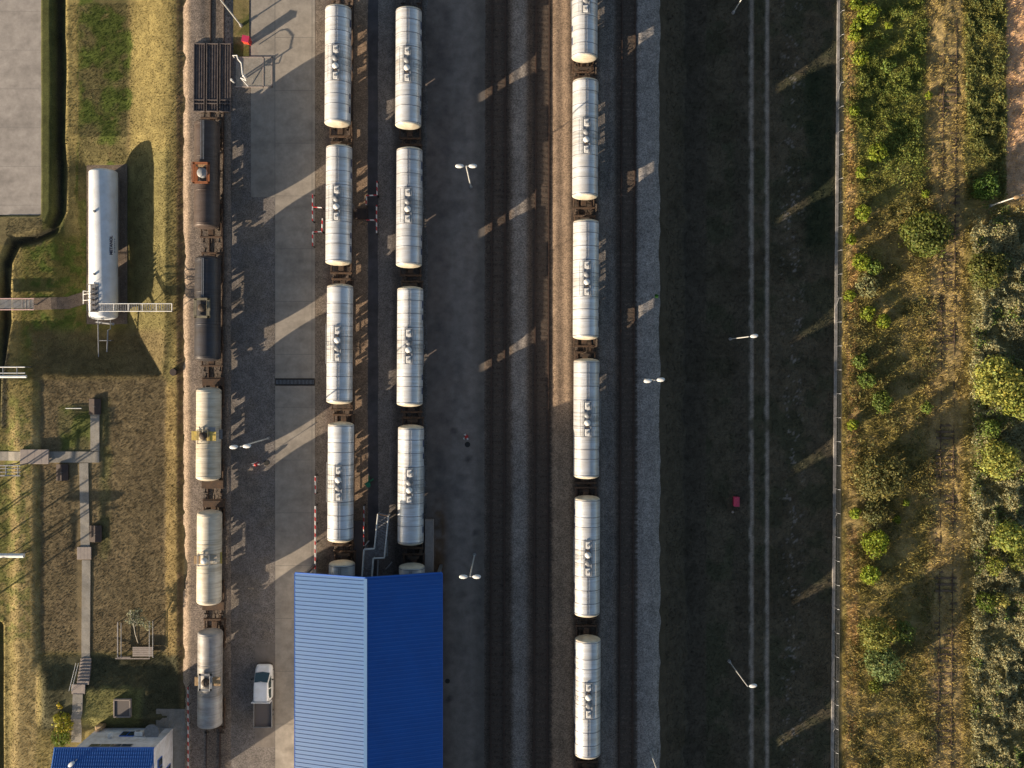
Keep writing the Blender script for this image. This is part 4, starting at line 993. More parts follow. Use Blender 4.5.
mb.build('frame', M['slab'], t); mb = MB(); mb.box((0, 0, .32), (1.7, 1.8, .08)); mb.build('lid', M['bed'], t)

# ---------------------------------------------------------------- spill tray, cabinet, loading arm, rails
t = thing('spill_tray', 'dark steel spill tray of three long bays built round the track', 'spill tray', (PX(213.2), PY(78.5), .17), -trackrz('a'))
wT, lT = 4.2, (113 - 45) / 8.8
for (x0, x1) in ((-2.1, -.85), (-.66, .66), (.85, 2.1)):
    w2 = x1 - x0; xm = (x0 + x1) / 2
    mb = MB(); mb.box((xm, 0, .05), (w2, lT, .06))
    for s in (-1, 1): mb.box((xm + s * (w2 / 2 - .04), 0, .17), (.08, lT, .22))
    for s in (-.22, 0, .22): mb.box((xm + s * w2, 0, .13), (.07, lT - .3, .10))
    for y in (-lT / 2 + .04, lT / 2 - .04, -lT * .33, -lT * .38): mb.box((xm, y, .175), (w2 - .16, .09, .18))
    mb.build('tray', [mat('tray_steel', (.17, .14, .13), .7, .1, (.06, .05, .05), 2, .5)], t)
t = thing('hose_cabinet', 'red hose cabinet on legs at the edge of the grass verge', 'cabinet', P(248.5, 44, 0), R(-12)); t.scale = (.85, .85, .85)
mb = MB(); mb.box((0, .15, 1.15), (.85, .75, 1.0), bev=.02); mb.build('body', M['red'], t)
mb = MB(); mb.box((0, .15, 1.67), (.95, .85, .05)); mb.build('lid', M['magenta'], t)
mb = MB(); mb.box((0, -.235, 1.15), (.75, .03, .9)); mb.box((.28, -.26, 1.15), (.04, .03, .15)); mb.build('door', mat('bright_red', (.75, .06, .03), .5), t)  # sun-facing door, its sunlight painted as a brighter red
for x in (-.35, .35): mb = MB(); mb.box((x, .15, .33), (.07, .6, .66)); mb.build('leg', M['red'], t)
t = thing('loading_gantry', 'white articulated loading arm on a small concrete stand', 'loading arm', P(246, 78, 0)); o_ = t.location
mb = MB(); mb.tube([(0, 0, 0), (0, 0, 2.4)], .09, 8); mb.build('post', M['white'], t)
mb = MB(); mb.tube([(0, 0, 2.3), (-.1, 1.2, 2.5), (-.5, 1.7, 2.5), (-.6, 2.1, 2.4)], .07, 8); mb.build('arm', M['white'], t)
mb = MB(); mb.tube([(-.6, 2.1, 2.4), (-1.1, 2.1, 2.3), (-1.1, 2.1, 1.2)], .06, 8); mb.build('drop_pipe', M['white'], t)
mb = MB(); mb.tube([(0, 0, 1.9), (.3, -.6, 1.6), (-.4, -.2, 1.2), (.3, -1., .3)], .05, 8); mb.box((0, 0, 1.4), (.3, .3, .3), bev=.05); mb.build('hose', M['white'], t)
t.scale.z = .62
mb = MB(); mb.cyl((0, 0, 0), (0, 0, 1.1), .09, n=10); mb.cyl((0, 0, 1.1), (0, 0, 1.4), .14, .10, n=10); tag(mb.build('bollard_light', M['white'], loc=P(234.5, 83, 0))), 
tag(COL.objects[-1], 'small white capped post beside the spill tray', 'post')
mb = MB(); a = P(236, 57.5); b = P(272, 87); 
mb.box((0, 0, .04), (b.x - a.x, a.y - b.y, .05)); 
for (x, y, sx, sy) in ((0, .5, 1, 0), (0, -.5, 1, 0), (.5, 0, 0, 1), (.26, 0, 0, 1)): mb.box((x * (b.x - a.x), y * (a.y - b.y), .07), (sx * (b.x - a.x) + .12, sy * (a.y - b.y) + .12, .07), 1)
tag(mb.build('concrete_stand', [M['pathc'], M['slab']], loc=((a.x + b.x) / 2, (a.y + b.y) / 2, .0)), kind='structure')
def railing(segs, label, z=1.05, m='stripe', base=0.):
    p0 = P(*segs[0][0], z); t = thing('safety_railing', label, 'railing', (p0.x, p0.y, base), 0, 'red and white safety railings')
    for seg in segs:
        pts = [P(a, b, z) - Vector((p0.x, p0.y, 0)) for a, b in seg]; mb = MB(); mb.tube(pts, .065, 8); mb.build('rail', M[m], t)
        mb = MB(); mb.tube([p - Vector((0, 0, .5)) for p in pts], .035, 6); mb.build('mid_rail', M['grey'], t)
        for a, b in zip(pts[:-1], pts[1:]):
            n = max(1, round((b - a).length / 2.2))
            for k in range(n + 1):
                q_ = a.lerp(b, k / n); c_ = MB(); c_.tube([(q_.x, q_.y, 0), (q_.x, q_.y, z)], .045, 6); c_.cyl((q_.x, q_.y, 0), (q_.x, q_.y, .06), .11, n=8); c_.build('post', M['dark'], t)
railing([[(312.5, 194), (312.5, 221)], [(312.5, 207), (322, 207.5)]], 'red and white railing with a side arm, upper half of the left zigzag barrier')
railing([[(322.5, 218.5), (322, 231.5), (312.5, 232), (312.5, 246)]], 'red and white stepped railing, lower half of the left zigzag barrier')
railing([[(377, 181), (377, 195), (366.5, 195.5), (366, 205)], [(366, 220), (376.5, 220)], [(376.5, 205), (376.5, 233)]], 'red and white zigzag barrier between the two white wagon rows')
railing([[(315.3, 476), (315.3, 494)], [(315.3, 506), (315.3, 600)]], 'long red and white railing along the road edge, running to the shed')
railing([[(363.8, 506), (363.8, 546)]], 'short red and white railing beside the zigzag gangway')
railing([[(188, 687), (188, 800)]], 'red and white railing with dark posts beside the track at the bottom left')
# cover plate between rows
mb = MB(); mb.box((0, 0, .15), (1.5, 1.2, .3), bev=.03); mb.box((0, 0, .31), (1.3, 1.0, .03)); tag(mb.build('cable_chamber', M['manhole'], loc=P(361.5, 214, 0)), 'low brown chamber lid between the wagon rows beside the zigzag barrier', 'cover')
# drain grate
t = thing('drain_grate', 'black slotted drain grate set across the concrete road', 'drain grate', P(295, 382, .02)); gw, gd = 39 / 8.8, 7 / 8.8
mb = MB(); 
for (x, y, sx, sy) in ((0, gd / 2, gw, .08), (0, -gd / 2, gw, .08), (gw / 2, 0, .08, gd), (-gw / 2, 0, .08, gd), (0, 0, .06, gd)): mb.box((x, y, .012), (sx, sy, .03))
mb.build('frame', M['dark'], t); mb = MB(); mb.box((0, 0, .002), (gw - .1, gd - .1, .006)); mb.build('sump', M['black'], t)
mb = MB()
for x in np.arange(-gw / 2 + .1, gw / 2 - .05, .155): mb.box((x, 0, .015), (.05, gd * .6, .02))
mb.build('bars', M['galv'], t)
def hydrant(px, py, label, az):
    t = thing('hydrant', label, 'hydrant', P(px, py, .01), az, 'red hydrants')
    mb = MB(); mb.cyl((0, 0, 0), (0, 0, .75), .13, n=12); mb.cyl((0, 0, 0), (0, 0, .08), .22, n=12); mb.lathe([(.75, .18), (.85, .18), (.95, .08), (.98, .02)], 'z', n=12); mb.build('body', M['red'], t)
    for s in (-1, 1): mb = MB(); mb.cyl((0, 0, .55), (s * .32, 0, .55), .09, n=10); mb.cyl((s * .32, 0, .55), (s * .36, 0, .55), .12, n=10); mb.build('outlet', M['white'], t)
    mb = MB(); mb.cyl((0, .25, 0), (0, .25, 1.7), .035, n=8); mb.box((0, .25, 1.8), (.28, .03, .22)); mb.build('marker_post', M['white'], t)
hydrant(257.5, 464, 'red and white hydrant with a marker post beside the cream wagon row', R(10)); hydrant(466.5, 436.5, 'small red hydrant with a marker post in the dark asphalt yard', R(120))
def manhole(px, py, r_, label): mb = MB(); mb.cyl((0, 0, 0), (0, 0, .03), r_, n=24); mb.cyl((0, 0, .03), (0, 0, .035), r_ * .85, n=24, mi=1); tag(mb.build('manhole_cover', [M['dark'], M['black']], loc=P(px, py, .012)), label, 'manhole cover', 'round manhole covers')
manhole(266.5, 463, .3, 'black round manhole cover beside the red and white hydrant'); manhole(467.5, 444.5, .32, 'black round manhole cover below the small red hydrant'); manhole(447.5, 681, .28, 'black round manhole cover beside the right eave of the shed')
t = thing('valve_stand', 'green valve stand between the two white wagon rows', 'valve', P(369.5, 484, 0)); mb = MB(); mb.cyl((0, 0, 0), (0, 0, .9), .1, n=10); mb.tube([(-.5, 0, .4), (.5, .6, .4)], .1, 8); mb.tube([(0, 0, .4), (0, 1.0, .4)], .08, 8); mb.build('body', M['green'], t)
mb = MB(); mb.lathe([(-.03, .28), (.03, .28)], 'z', (0, 0, .95), n=16); mb.build('handwheel', M['green'], t)
zz = zat(PX(735.5, -4), PY(501, -4)); t = thing('red_bin', 'red lidded grit bin in the dark grass left of the wheel ruts', 'grit bin', (PX(735.5, -4), PY(501, -4), zz), 0)
mb = MB(); mb.box((0, 0, .35), (.6, 1.05, .7), bev=.03); mb.build('body', M['magenta'], t)
for s in (-1, 1): mb = MB(); mb.add([(0, -.56, .88), (0, .56, .88), (s * .34, .56, .70), (s * .34, -.56, .70), (0, -.56, .84), (0, .56, .84), (s * .34, .56, .66), (s * .34, -.56, .66)], [[0, 1, 2, 3], [7, 6, 5, 4], [0, 3, 7, 4], [1, 5, 6, 2], [2, 6, 7, 3], [0, 4, 5, 1]]); mb.build('lid', M['magenta'], t)
mb = MB(); mb.lathe([(-.12, .05), (0, .16), (.12, .12), (.18, .03)], 'z', n=9); tag(mb.build('pale_stone', M['slab'], loc=P(732.7, 512, -4.0))), tag(COL.objects[-1], 'small pale stone in the grass just below the red bin', 'stone')

# ---------------------------------------------------------------- truck
X, Y = PX(263.3, 1.0), PY(695.5, 1.0)
t = thing('flatbed_truck', 'white crew cab light truck with an empty drop side bed parked beside the shed', 'truck', (X, Y, .01), R(-.5))
Lh = 3.45                                                          # half length, nose at +y
def sec(y, w_, z0, z1, wt=None, rr=.12):
    wt = wt or w_
    return [(-w_ / 2, y, z0), (-w_ / 2, y, z0 + (z1 - z0) * .55), (-wt / 2, y, z1 - rr), (-wt / 2 + rr, y, z1), (wt / 2 - rr, y, z1), (wt / 2, y, z1 - rr), (w_ / 2, y, z0 + (z1 - z0) * .55), (w_ / 2, y, z0)]
def loft(mb, secs, mi=0, smooth=False):
    n = len(secs[0]); o = [v for s_ in secs for v in s_]; fs = []
    for k in range(len(secs) - 1):
        for i in range(n): j = (i + 1) % n; fs.append([k * n + i, k * n + j, (k + 1) * n + j, (k + 1) * n + i])
    fs += [list(range(n))[::-1], [(len(secs) - 1) * n + i for i in range(n)]]; mb.add(o, fs, mi, smooth)
W0 = 1.95
mb = MB(); loft(mb, [sec(3.45, 1.25, .45, .85, 1.15), sec(3.36, 1.62, .42, 1.02, 1.4), sec(3.0, 1.86, .40, 1.16, 1.62), sec(2.85, W0 - .04, .40, 1.24, 1.70), sec(2.64, W0, .40, 1.34, 1.76), sec(1.80, W0, .40, 2.10, 1.60), sec(1.4, W0, .40, 2.22, 1.62), sec(-.05, W0, .40, 2.24, 1.64), sec(-.28, W0, .40, 2.18, 1.62)])
mb.build('body', M['whitecar'], t)
mb = MB(); mb.add([(-.82, 2.68, 1.37), (.82, 2.68, 1.37), (.74, 1.82, 2.13), (-.74, 1.82, 2.13), (0, 2.80, 1.38), (0, 1.95, 2.15)], [[0, 4, 5, 3], [4, 1, 2, 5]], 0, True); mb.build('windscreen', M['screen'], t)
for s in (-1, 1):
    for (ya_, yb_, yc_, yd_) in ((2.4, 1.1, 1.15, 1.75), (1.0, -.05, 0, 1.02)):
        mb = MB(); mb.add([(s * .985, ya_, 1.42), (s * .985, yb_, 1.42), (s * .835, yc_, 2.02), (s * .835, yd_, 2.02)], [[0, 1, 2, 3] if s > 0 else [3, 2, 1, 0]]); mb.build('side_window', M['screen'], t)
    mb = MB(); mb.tube([(s * .95, 2.0, 1.35), (s * 1.12, 2.0, 1.42)], .03); mb.box((s * 1.18, 1.98, 1.5), (.16, .12, .3), bev=.03); mb.build('side_mirror', M['black'], t)
    mb = MB(); mb.box((s * .62, 3.30, .88), (.34, .16, .16), bev=.04); mb.build('headlight', M['lampglass'], t)
    for y in (2.45, -2.1):
        mb = MB(); mb.cyl((s * .72, y, .36), (s * .97, y, .36), .36, n=20); wh = mb.build('wheel', M['black'], t); mb = MB(); mb.cyl((s * .97, y, .36), (s * .985, y, .36), .2, n=16); mb.build('rim', M['galv'], wh)
mb = MB(); loft(mb, [sec(3.50, 1.5, .38, .62, 1.4, .05), sec(3.35, 1.84, .38, .64, 1.75, .05)]); mb.build('bumper', M['dark'], t)
mb = MB(); mb.box((0, -.42, 1.75), (2.1, .10, 1.0), bev=.02); mb.build('headboard', M['whitecar'], t)
mb = MB(); mb.box((0, -1.95, .85), (2.02, 3.1, .08)); mb.build('bed_floor', M['bed'], t)
for s in (-1, 1): mb = MB(); mb.box((s * 1.01, -1.95, 1.05), (.05, 3.1, .4), bev=.01); mb.build('drop_side', M['galv'], t)
mb = MB(); mb.box((0, -3.5, 1.05), (2.07, .05, .4), bev=.01); mb.build('tailgate', M['galv'], t)
mb = MB(); 
for s in (-1, 1): mb.box((s * .4, -1.8, .68), (.09, 3.3, .16))
mb.box((0, -2.1, .36), (1.5, .12, .12)); mb.build('chassis', M['dark'], t)

# ---------------------------------------------------------------- fence
fz = -DLOW
def fx(v): return PX(839.6 + (833.2 - 839.6) * v / 768 - 1.2, fz)
vtop, vbot = -20, 790
A = Vector((fx(vtop), PY(vtop, fz), fz)); B = Vector((fx(vbot), PY(vbot, fz), fz)); dF = (B - A); LF = dF.length; dF.normalize(); azF = math.atan2(dF.y, dF.x)
t = thing('mesh_fence', 'grey wire mesh fence with angled post tops along a concrete strip', 'fence', A, azF)
mb = MB(); mb.box((LF / 2, 0, .04), (LF, .36, .24), bev=.03); mb.build('concrete_plinth', mat('plinth', (.34, .32, .30), .9, 0, (.13, .12, .11), 1.2, .5, fine=.15), t)
hF = 1.35; y0 = 11.0; step = 23.7 / 8.5; k = 0; s = (15 - vtop) / 8.5 % step
while s < LF:
    mb = MB(); mb.cyl((s, 0, 0), (s, 0, hF), .035, n=8); mb.tube([(s, 0, hF), (s, .2, hF + .25)], .035, 6); mb.cyl((s, 0, hF - .02), (s, 0, hF + .03), .05, n=8)
    if k % 9 == 4:
        for q_ in (-1, 1): mb.tube([(s, 0, hF * .8), (s + q_ * .9, 0, .1)], .03, 6)
    mb.build('post', M['galv'], t); s += step; k += 1
V = []; Q = []
def wire(a, b, r_=.0016):
    a = np.array(a); b = np.array(b); n_ = len(V)
    for p in (a, b):
        for (dy, dz_) in ((r_, 0), (-r_ * .5, r_ * .87), (-r_ * .5, -r_ * .87)): V.append(p + np.array((0, dy, dz_)))
    for i in range(3): j = (i + 1) % 3; Q.append((n_ + i, n_ + j, n_ + 3 + j, n_ + 3 + i))
hp = hF - .2
for s in np.arange(-hp, LF, .16):
    a0, a1 = max(0, s), min(LF, s + hp); wire((a0, 0, .2 + a0 - s), (a1, 0, .2 + a1 - s)); wire((a0, 0, .2 + hp - (a0 - s)), (a1, 0, .2 + hp - (a1 - s)))
o = qmesh('mesh_panel', np.array(V), np.array(Q), M['galv']); o.parent = t
for (dy, dz_) in ((0, hF - .02), (.1, hF + .12), (.2, hF + .25)): mb = MB(); mb.cyl((0, dy, dz_), (LF, dy, dz_), .006, n=4); mb.build('barbed_wire', M['galv'], t)

# ---------------------------------------------------------------- foliage
def quads(C, Nn, size, asp=1.6):
    """C (n,3) centres, Nn (n,3) normals, size (n,)"""
    n = len(C); Nn = Nn / np.linalg.norm(Nn, axis=1, keepdims=True); ref = rng.normal(size=(n, 3)); U = np.cross(Nn, ref); U /= np.linalg.norm(U, axis=1, keepdims=True); Vv = np.cross(Nn, U)
    a = size[:, None] * .5; U = U * a * asp; Vv = Vv * a
    V = np.stack([C - U, C - Vv * .9 , C + U, C + Vv * .9], 1).reshape(-1, 3); return V, np.arange(4 * n).reshape(n, 4)
def crown(lobes, n, base, var, size):
    """leaf clumps spread over and inside a few uneven lobes; lobes: (x,y,z,rx,rz)"""
    Cs = []; Ns = []; Bs = []; wts = np.array([l[3] ** 2 for l in lobes]); cnt = (n * wts / wts.sum()).astype(int)
    for (x, y, z, r_, rz_), c in zip(lobes, cnt):
        d = rng.normal(size=(c, 3)); d /= np.linalg.norm(d, axis=1, keepdims=True)
        ph = rng.random(3) * 6
        bumpy = 1 + .16 * np.sin(d[:, 0] * 7 + ph[0]) * np.cos(d[:, 1] * 8 + ph[1]) + .10 * np.sin(d[:, 2] * 11 + d[:, 0] * 9 + ph[2])
        rad = (1 - .5 * rng.random(c) ** 2.6) * bumpy
        p = d * rad[:, None] * np.array((r_, r_, rz_)) + np.array((x, y, z)); k = p[:, 2] > .03
        p = p[k]; d = d[k]; Cs.append(p); Ns.append(d + rng.normal(size=d.shape) * .4); Bs.append(np.full(len(p), rng.uniform(.82, 1.18)))
    C = np.concatenate(Cs); Nn = np.concatenate(Ns); Bv = np.concatenate(Bs)
    V, Q = quads(C, Nn, size * rng.uniform(.6, 1.4, len(C)))
    b = np.array(base)[None] * (Bv * rng.uniform(1 - var, 1 + var, len(C)))[:, None]; hue = rng.normal(0, .10, len(C)); b = b * np.stack([1 + hue, np.ones_like(hue), 1 - hue], 1)
    return V, Q, np.repeat(np.clip(b, .004, .9), 4, 0)
def plant(name, cat, px, py, rpx, hgt, base, label, group, dens=1., lob=None, size=.16, z=None, stem='bark', trunk_h=.35):
    zb = -DLOW if z is None else z; X, Y = PX(px, zb + hgt * .5), PY(py, zb + hgt * .5)
    zb = zat(X, Y) if z is None else z
    r_ = rpx * (H - zb) / F; t = thing(name, label, cat, (X, Y, zb), 0, group)
    nl = lob or (4 if r_ < 1 else 9); lobes = [(0, 0, hgt * .5, r_ * .78, hgt * .5)]
    for i in range(nl):
        a = 2 * math.pi * (i + random.random() * .6) / nl; d = r_ * random.uniform(.42, .66); rr = r_ * random.uniform(.30, .46); lobes.append((math.cos(a) * d, math.sin(a) * d, hgt * random.uniform(.3, .72), rr, hgt * random.uniform(.22, .32)))
    n = int(dens * (100 if cat == 'tree' else 70) * (r_ ** 2 * 2.2 + r_ * hgt) / (size / .16) ** 1.2 + 60)
    V, Q, Cc = crown(lobes, n, base, .32, size); o = qmesh('crown', V, Q, M['leaf'], Cc); o.parent = t
    mb = MB(); rt = .03 + .03 * hgt; mb.cyl((0, 0, -.15), (0, 0, hgt * .5), rt, rt * .6, n=8)
    for (x, y, zz_, rr, _) in lobes[1:6]: mb.cyl((0, 0, hgt * .2), (x * .8, y * .8, zz_), rt * .55, rt * .2, n=5)
    mb.build('trunk', M[stem], t); return t
BR = (.22, .27, .028); OL = (.2, .22, .08); SV = (.24, .24, .11); DG = (.10, .17, .03); YG = (.30, .31, .07); MG = (.13, .18, .035)
near = 'bright green bushes behind the fence'
small = [(868, 14, 10.5, 1.9, 'large round bright bush near the top edge'), (856, 4, 6.5, 1.1, 'bright bush cut by the top edge nearest the fence'), (856, 26, 6, 1.2, 'narrow bright bush just below the one at the top edge'), (855, 36, 6, 1.1, 'bright bush touching the narrow one near the top of the fence'),
 (860, 57.5, 8, 1.5, 'oval bright bush, fourth down beside the fence'), (878, 152, 9, 1.7, 'bright round bush with a dark shadow, standing away from the fence above the large tree'), (861, 173, 6.5, 1.2, 'round bright bush below and left of the one with the dark shadow'),
 (929, 95, 4, .8, 'lone tiny bright bush on the disused track'), (889, 25, 4, .7, 'tiny bright bush right of the large round one at the top'), (888, 66, 7, 1.1, 'soft green bush inside the green undergrowth near the top'), (854, 111, 6, .9, 'small green bush against the fence beside the undergrowth'),
 (925, 194, 4.5, .7, 'tiny bright bush just above the large spreading tree'), (863, 213, 8, 1.6, 'bright bush left of the large spreading tree'), (851, 240, 5.5, .9, 'small bright bush at the fence below the tree level'), (861, 262, 9, 1.8, 'bright bush forming the left half of a touching pair'),
 (873, 268, 8, 1.6, 'deeper green bush forming the right half of a touching pair'), (850, 295, 6, 1., 'dark bright bush left of the silvery shrub'), (868, 313, 7.5, 1.3, 'bright bush below the silvery shrub'), (884, 321, 8, 1.2, 'bright bush lower right of the silvery shrub'),
 (861, 362, 8, 1.4, 'pale bright bush, upper of two in a column at mid height'), (867, 380, 8.5, 1.5, 'pale bright bush, lower of two in a column at mid height'), (882, 402, 11, 1.6, 'spreading mid green bush above the large olive tree'), (852.5, 424.5, 6, 1.1, 'round bright bush at the fence between the sunlit grasses'),
 (926, 408, 6, 1.1, 'round bright bush beside the disused track at mid height'), (855, 513, 6, 1.2, 'oval bright bush tucked against the olive tree'), (876, 543.5, 13.5, 2.3, 'largest round bright bush, below the olive tree'), (870, 575, 10.5, 1.9, 'bright bush directly below the largest round one'), (897, 519, 4, .5, 'tiny bright bush in dry grass right of the olive tree'), (906, 503, 3.5, .5, 'tiny bright bush above another in the dry grass')]
for (a, b, r_, hh, l) in small: plant('bush', 'bush', a, b, r_ * 1.12, hh * 1.15, BR if 'deeper' not in l and 'mid' not in l and 'soft' not in l else MG, l, near, dens=2.0, size=.16)
trees = 'trees and tall shrubs behind the fence'
plant('tree', 'tree', 926, 233, 27.0, 6.00, (0.113, 0.136, 0.028), 'large spreading green tree left of the disused track', trees, dens=1.5, lob=13, size=.2)
plant('tree', 'tree', 879, 480, 26.0, 4.50, (0.155, 0.146, 0.048), 'large dull olive tree near the fence', trees, dens=1.6, lob=13, size=.18); plant('shrub', 'shrub', 874, 513, 15, 1.8, (0.143, 0.146, 0.052), 'low olive shrub under the olive tree', trees, size=.16)
plant('shrub', 'shrub', 866, 286, 13, 1.8, SV, 'silvery grey green shrub between bright bushes', trees, dens=1.2)
plant('tree', 'tree', 876, 633, 18.7, 4.00, (0.202, 0.209, 0.048), 'yellowish green tree with a long shadow in the lower part', trees, dens=1.4, lob=10, size=.18); plant('shrub', 'shrub', 904, 632, 13, 2.6, (0.131, 0.177, 0.040), 'fresh green shrub right of the yellowish tree', trees, size=.17)
plant('tree', 'tree', 882, 662, 20.8, 3.50, (0.143, 0.188, 0.064), 'feathery green tree below the yellowish one', trees, dens=1.3, lob=11, size=.18); plant('bush', 'bush', 876, 686, 9, 1.0, (0.166, 0.198, 0.032), 'low green bush under the feathery green tree', trees)
plant('tree', 'tree', 986, 187, 14.6, 3.75, DG, 'dark green tree in shadow near the floodlight pole', trees, dens=1.3); plant('tree', 'tree', 987, 270, 20.8, 3.75, (0.119, 0.130, 0.032), 'soft olive tree below the floodlight pole', trees, dens=1.3, lob=11, size=.18)
plant('tree', 'tree', 998, 380, 27.0, 5.00, YG, 'broad yellow green tree at the right edge', trees, dens=1.4, lob=13, size=.22); plant('tree', 'tree', 1018, 402, 18.7, 3.75, (0.226, 0.251, 0.048), 'green tree cut by the right edge below the broad yellow one', trees, lob=9, size=.2)
plant('tree', 'tree', 1000, 461, 20.8, 4.50, YG, 'round yellow green tree, brightest at the right edge', trees, dens=1.6, lob=11, size=.18); plant('shrub', 'shrub', 990, 428, 11, 2.2, MG, 'dark green shrub between the two yellow green trees', trees)
plant('tree', 'tree', 1008, 537, 17.7, 4.00, (0.238, 0.271, 0.056), 'yellow green tree near the right edge below the round one', trees, dens=1.3, lob=9, size=.2); plant('shrub', 'shrub', 994, 566, 11, 2.2, (0.238, 0.261, 0.048), 'light green shrub left of the tree cut by the edge', trees); plant('shrub', 'shrub', 1018, 560, 12, 2.6, (0.166, 0.188, 0.040), 'green shrub cut by the right edge above the thicket', trees)
plant('shrub', 'shrub', 986, 602, 12, 2.0, (0.119, 0.167, 0.024), 'green shrub at the top of the lower thicket', trees); plant('shrub', 'shrub', 1001, 600, 9, 2.2, (0.262, 0.251, 0.064), 'pale green shrub beside it at the top of the lower thicket', trees)
plant('bush', 'bush', 63, 722, 12, 1.5, (0.333, 0.313, 0.032), 'yellow green bush beside the path by the office', 'bushes beside the office path', z=.1, dens=1.6, size=.16); plant('bush', 'bush', 61, 738, 11, 1.4, (0.131, 0.177, 0.024), 'darker green bush at the corner of the blue tiled roof', 'bushes beside the office path', z=.1, dens=1.5, size=.16)
plant('bush', 'bush', 61, 706, 4, .9, (0.499, 0.397, 0.032), 'small yellow bush at the top of the bushes by the office path', 'bushes beside the office path', z=.1, dens=2)
# young tree on the lawn
X, Y = PX(137.2), PY(645); zb = zat(X, Y); t = thing('young_tree', 'young slender leaning tree with pale trunk and sparse silvery leaves behind the seat', 'tree', (X, Y, zb))
mb = MB(); mb.tube([(0, 0, -.1), (.02, 1.4, .9), (.05, 3.2, 1.7)], .05, 8); mb.tube([(.02, 2., 1.1), (-.1, 3.6, 1.9), (-.1, 4.4, 2.)], .03, 6)
for a in range(9): mb.cyl((0, 2.2 + a * .15, 1.2 + .08 * a), (math.cos(a * 2.3) * .9, 3.2 + math.sin(a * 2.3) * .9, 1.8 + a * .05), .02, .008, n=4)
mb.build('trunk', M['birch'], t)
lobes = [(-.15, 3.9, 1.5, .5, .6), (.25, 3.1, 1.5, .6, .5), (1.0, 3.0, 1.3, .6, .4), (.5, 4.0, 1.3, .5, .4), (1.6, 2.4, 1.1, .5, .35), (-.3, 3.2, 1.8, .4, .4)]
V, Q, Cc = crown(lobes, 620, (.27, .28, .18), .3, .13); o = qmesh('crown', V, Q, M['leaf'], Cc); o.parent = t
tuft = plant('small_plant', 'plant', 656.5, 296, 2.3, .4, (.06, .2, .03), 'tiny green plant at the edge of the pale gravel strip', None, z=-.1, dens=3, size=.08)

def blades(name, n, region, hmin, hmax, wd, colf, kind, dens=None, lean=.5, label=None):
    px = rng.uniform(region[0], region[1], n); py = rng.uniform(region[2], region[3], n); zz_ = -DLOW if region[0] > 640 else -1.
    X = PX(px, zz_); Y = PY(py, zz_)
    if dens is not None: k = rng.random(n) < dens(px, py, X, Y); px, py, X, Y = px[k], py[k], X[k], Y[k]
    n = len(X); Z = zground(X[None], Y[None])[0]; hh = rng.uniform(hmin, hmax, n); a = rng.uniform(0, 2 * math.pi, n); w_ = wd * rng.uniform(.6, 1.4, n)
    ux, uy = np.cos(a) * w_ / 2, np.sin(a) * w_ / 2; b = rng.uniform(0, 2 * math.pi, n); lx, ly = np.cos(b) * hh * lean * rng.random(n), np.sin(b) * hh * lean * rng.random(n)
    V = np.stack([np.stack([X - ux, Y - uy, Z - .03], -1), np.stack([X + ux, Y + uy, Z - .03], -1), np.stack([X + ux * .5 + lx, Y + uy * .5 + ly, Z + hh], -1), np.stack([X - ux * .5 + lx, Y - uy * .5 + ly, Z + hh], -1)], 1).reshape(-1, 3)
    c = colf(px, py, X, Y) * rng.uniform(.75, 1.3, n)[:, None]
    return tag(qmesh(name, V, np.arange(4 * n).reshape(n, 4), M['blade'], np.repeat(np.clip(c, .004, .9), 4, 0)), label, kind='stuff', cat='grass')
gc = lambda px, py, X, Y: cground(px[None], py[None], X[None], Y[None])[0] * 1.15
gw = lambda px, py, X, Y: cground(px[None], py[None], X[None], Y[None])[0] * np.array((1.25, 1.3, 1.0))
notpath = lambda px, py, X, Y: 1. - (((px > 79) & (px < 91) & (py > 450)) | ((px > 34) & (px < 128) & (py > 160) & (py < 335) & ((px > 86) | (abs(py - 303) < 7))) | ((abs(py - 457) < 7) & (px < 102)) | ((px > 90) & (px < 100) & (py > 410) & (py < 452)) | ((px < 43) & (py < 217)) | ((px > 155) & (py > 708)) | ((px > 70) & (px < 92) & (py > 655)))
blades('lawn_grass', 110000, (0, 184, 0, 768), .03, .09, .08, gc, 'stuff', notpath, label='short dry and green grass on the banks and sunken lawn')
blades('low_field_grass', 45000, (662, 836, 0, 768), .05, .16, .10, gc, 'stuff', lambda px, py, X, Y: 1. - ((abs(px - 751.5) < 3) | (abs(px - 767) < 3)), label='short dark grass of the low field')
dw = lambda px, py, X, Y: np.clip(.35 + 1.3 * (fbm(X * .7, Y * .7) - .35), .1, 1) * (1 - .65 * ((px > 1006) & (py < 200))) * (1 - .45 * ((px > 930) & (px < 960)))
blades('wild_grass', 260000, (842, 1040, -10, 780), .08, .38, .06, gw, 'stuff', dw, lean=1.1, label='tall dry wild grass behind the fence')
gu = lambda c: (lambda px, py, X, Y: np.array(c)[None] * (1 + .6 * (fbm(X * .8, Y * .8) - .5))[:, None])
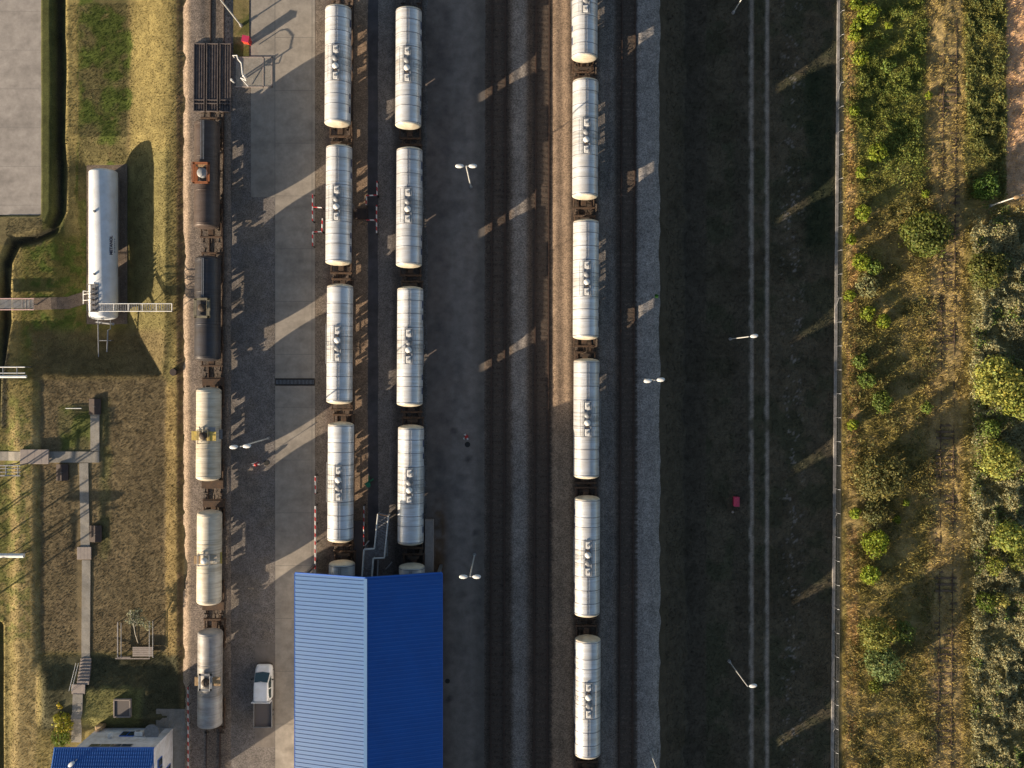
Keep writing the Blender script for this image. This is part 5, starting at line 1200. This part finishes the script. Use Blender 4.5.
def mass(name, n, dens, col, hm, sz, label, region, hfun=None):
    px = rng.uniform(region[0], region[1], n); py = rng.uniform(region[2], region[3], n); X, Y = PX(px, -DLOW), PY(py, -DLOW)
    k = rng.random(n) < dens(px, py, X, Y); px, py, X, Y = px[k], py[k], X[k], Y[k]; n = len(X)
    hgt = hm * np.clip(fbm(X * .8 + 3, Y * .8 + 1, 3) * 2.2 - .45, .05, 1.2); Z = zground(X[None], Y[None])[0] + hgt * (1 - .5 * rng.random(n) ** 2)
    Nn = rng.normal(size=(n, 3)) + np.array((0, 0, .8)); V, Q = quads(np.stack([X, Y, Z], -1), Nn, sz * rng.uniform(.6, 1.4, n), 2.0)
    c = np.array(col)[None] * (rng.uniform(.6, 1.4, n) * (1 + .7 * (fbm(X * .5, Y * .5) - .5)))[:, None]; hue = rng.normal(0, .1, n); c = c * np.stack([1 + hue, np.ones(n), 1 - hue], 1)
    return tag(qmesh(name, V, Q, M['leaf'], np.repeat(np.clip(c, .004, .9), 4, 0)), label, 'thicket', kind='stuff')
mass('green_undergrowth', 50000, lambda px, py, X, Y: band(855, 922, px + (fbm(X * .3, Y * .3) - .5) * 40, 6) * (1 - sm(120, 200, py)) * sm(.40, .55, fbm(X * .6, Y * .6)), (.17, .205, .045), .6, .11, 'dense green undergrowth behind the upper fence', (845, 935, -10, 210))
mass('herb_strip', 26000, lambda px, py, X, Y: band(966, 1004, px, 3) * sm(.36, .5, fbm(X * .6, Y * .6)), (.16, .17, .05), .6, .14, 'strip of green herbs beside the bare brown field', (960, 1008, -10, 200))
mass('low_scrub', 30000, lambda px, py, X, Y: sm(.47, .58, fbm(X * .45 + 20, Y * .45)), (.16, .15, .05), .45, .14, 'low scrub scattered in the dry grass', (848, 935, 180, 780))
mass('silver_thicket', 140000, lambda px, py, X, Y: sm(968, 974, px + (fbm(X * .5, Y * .5) - .5) * 8) * np.clip(sm(205, 230, py), 0, 1) * sm(.28, .42, fbm(X * .7, Y * .7)), (.34, .32, .17), .9, .12, 'tall silvery green thicket along the right edge', (962, 1045, 200, 790))
mass('green_thicket', 24000, lambda px, py, X, Y: sm(968, 976, px) * sm(.52, .6, fbm(X * .35 + 50, Y * .35)), (.16, .21, .05), 1.2, .15, 'darker green thicket among the silvery one', (962, 1045, 200, 790))
verge = rng
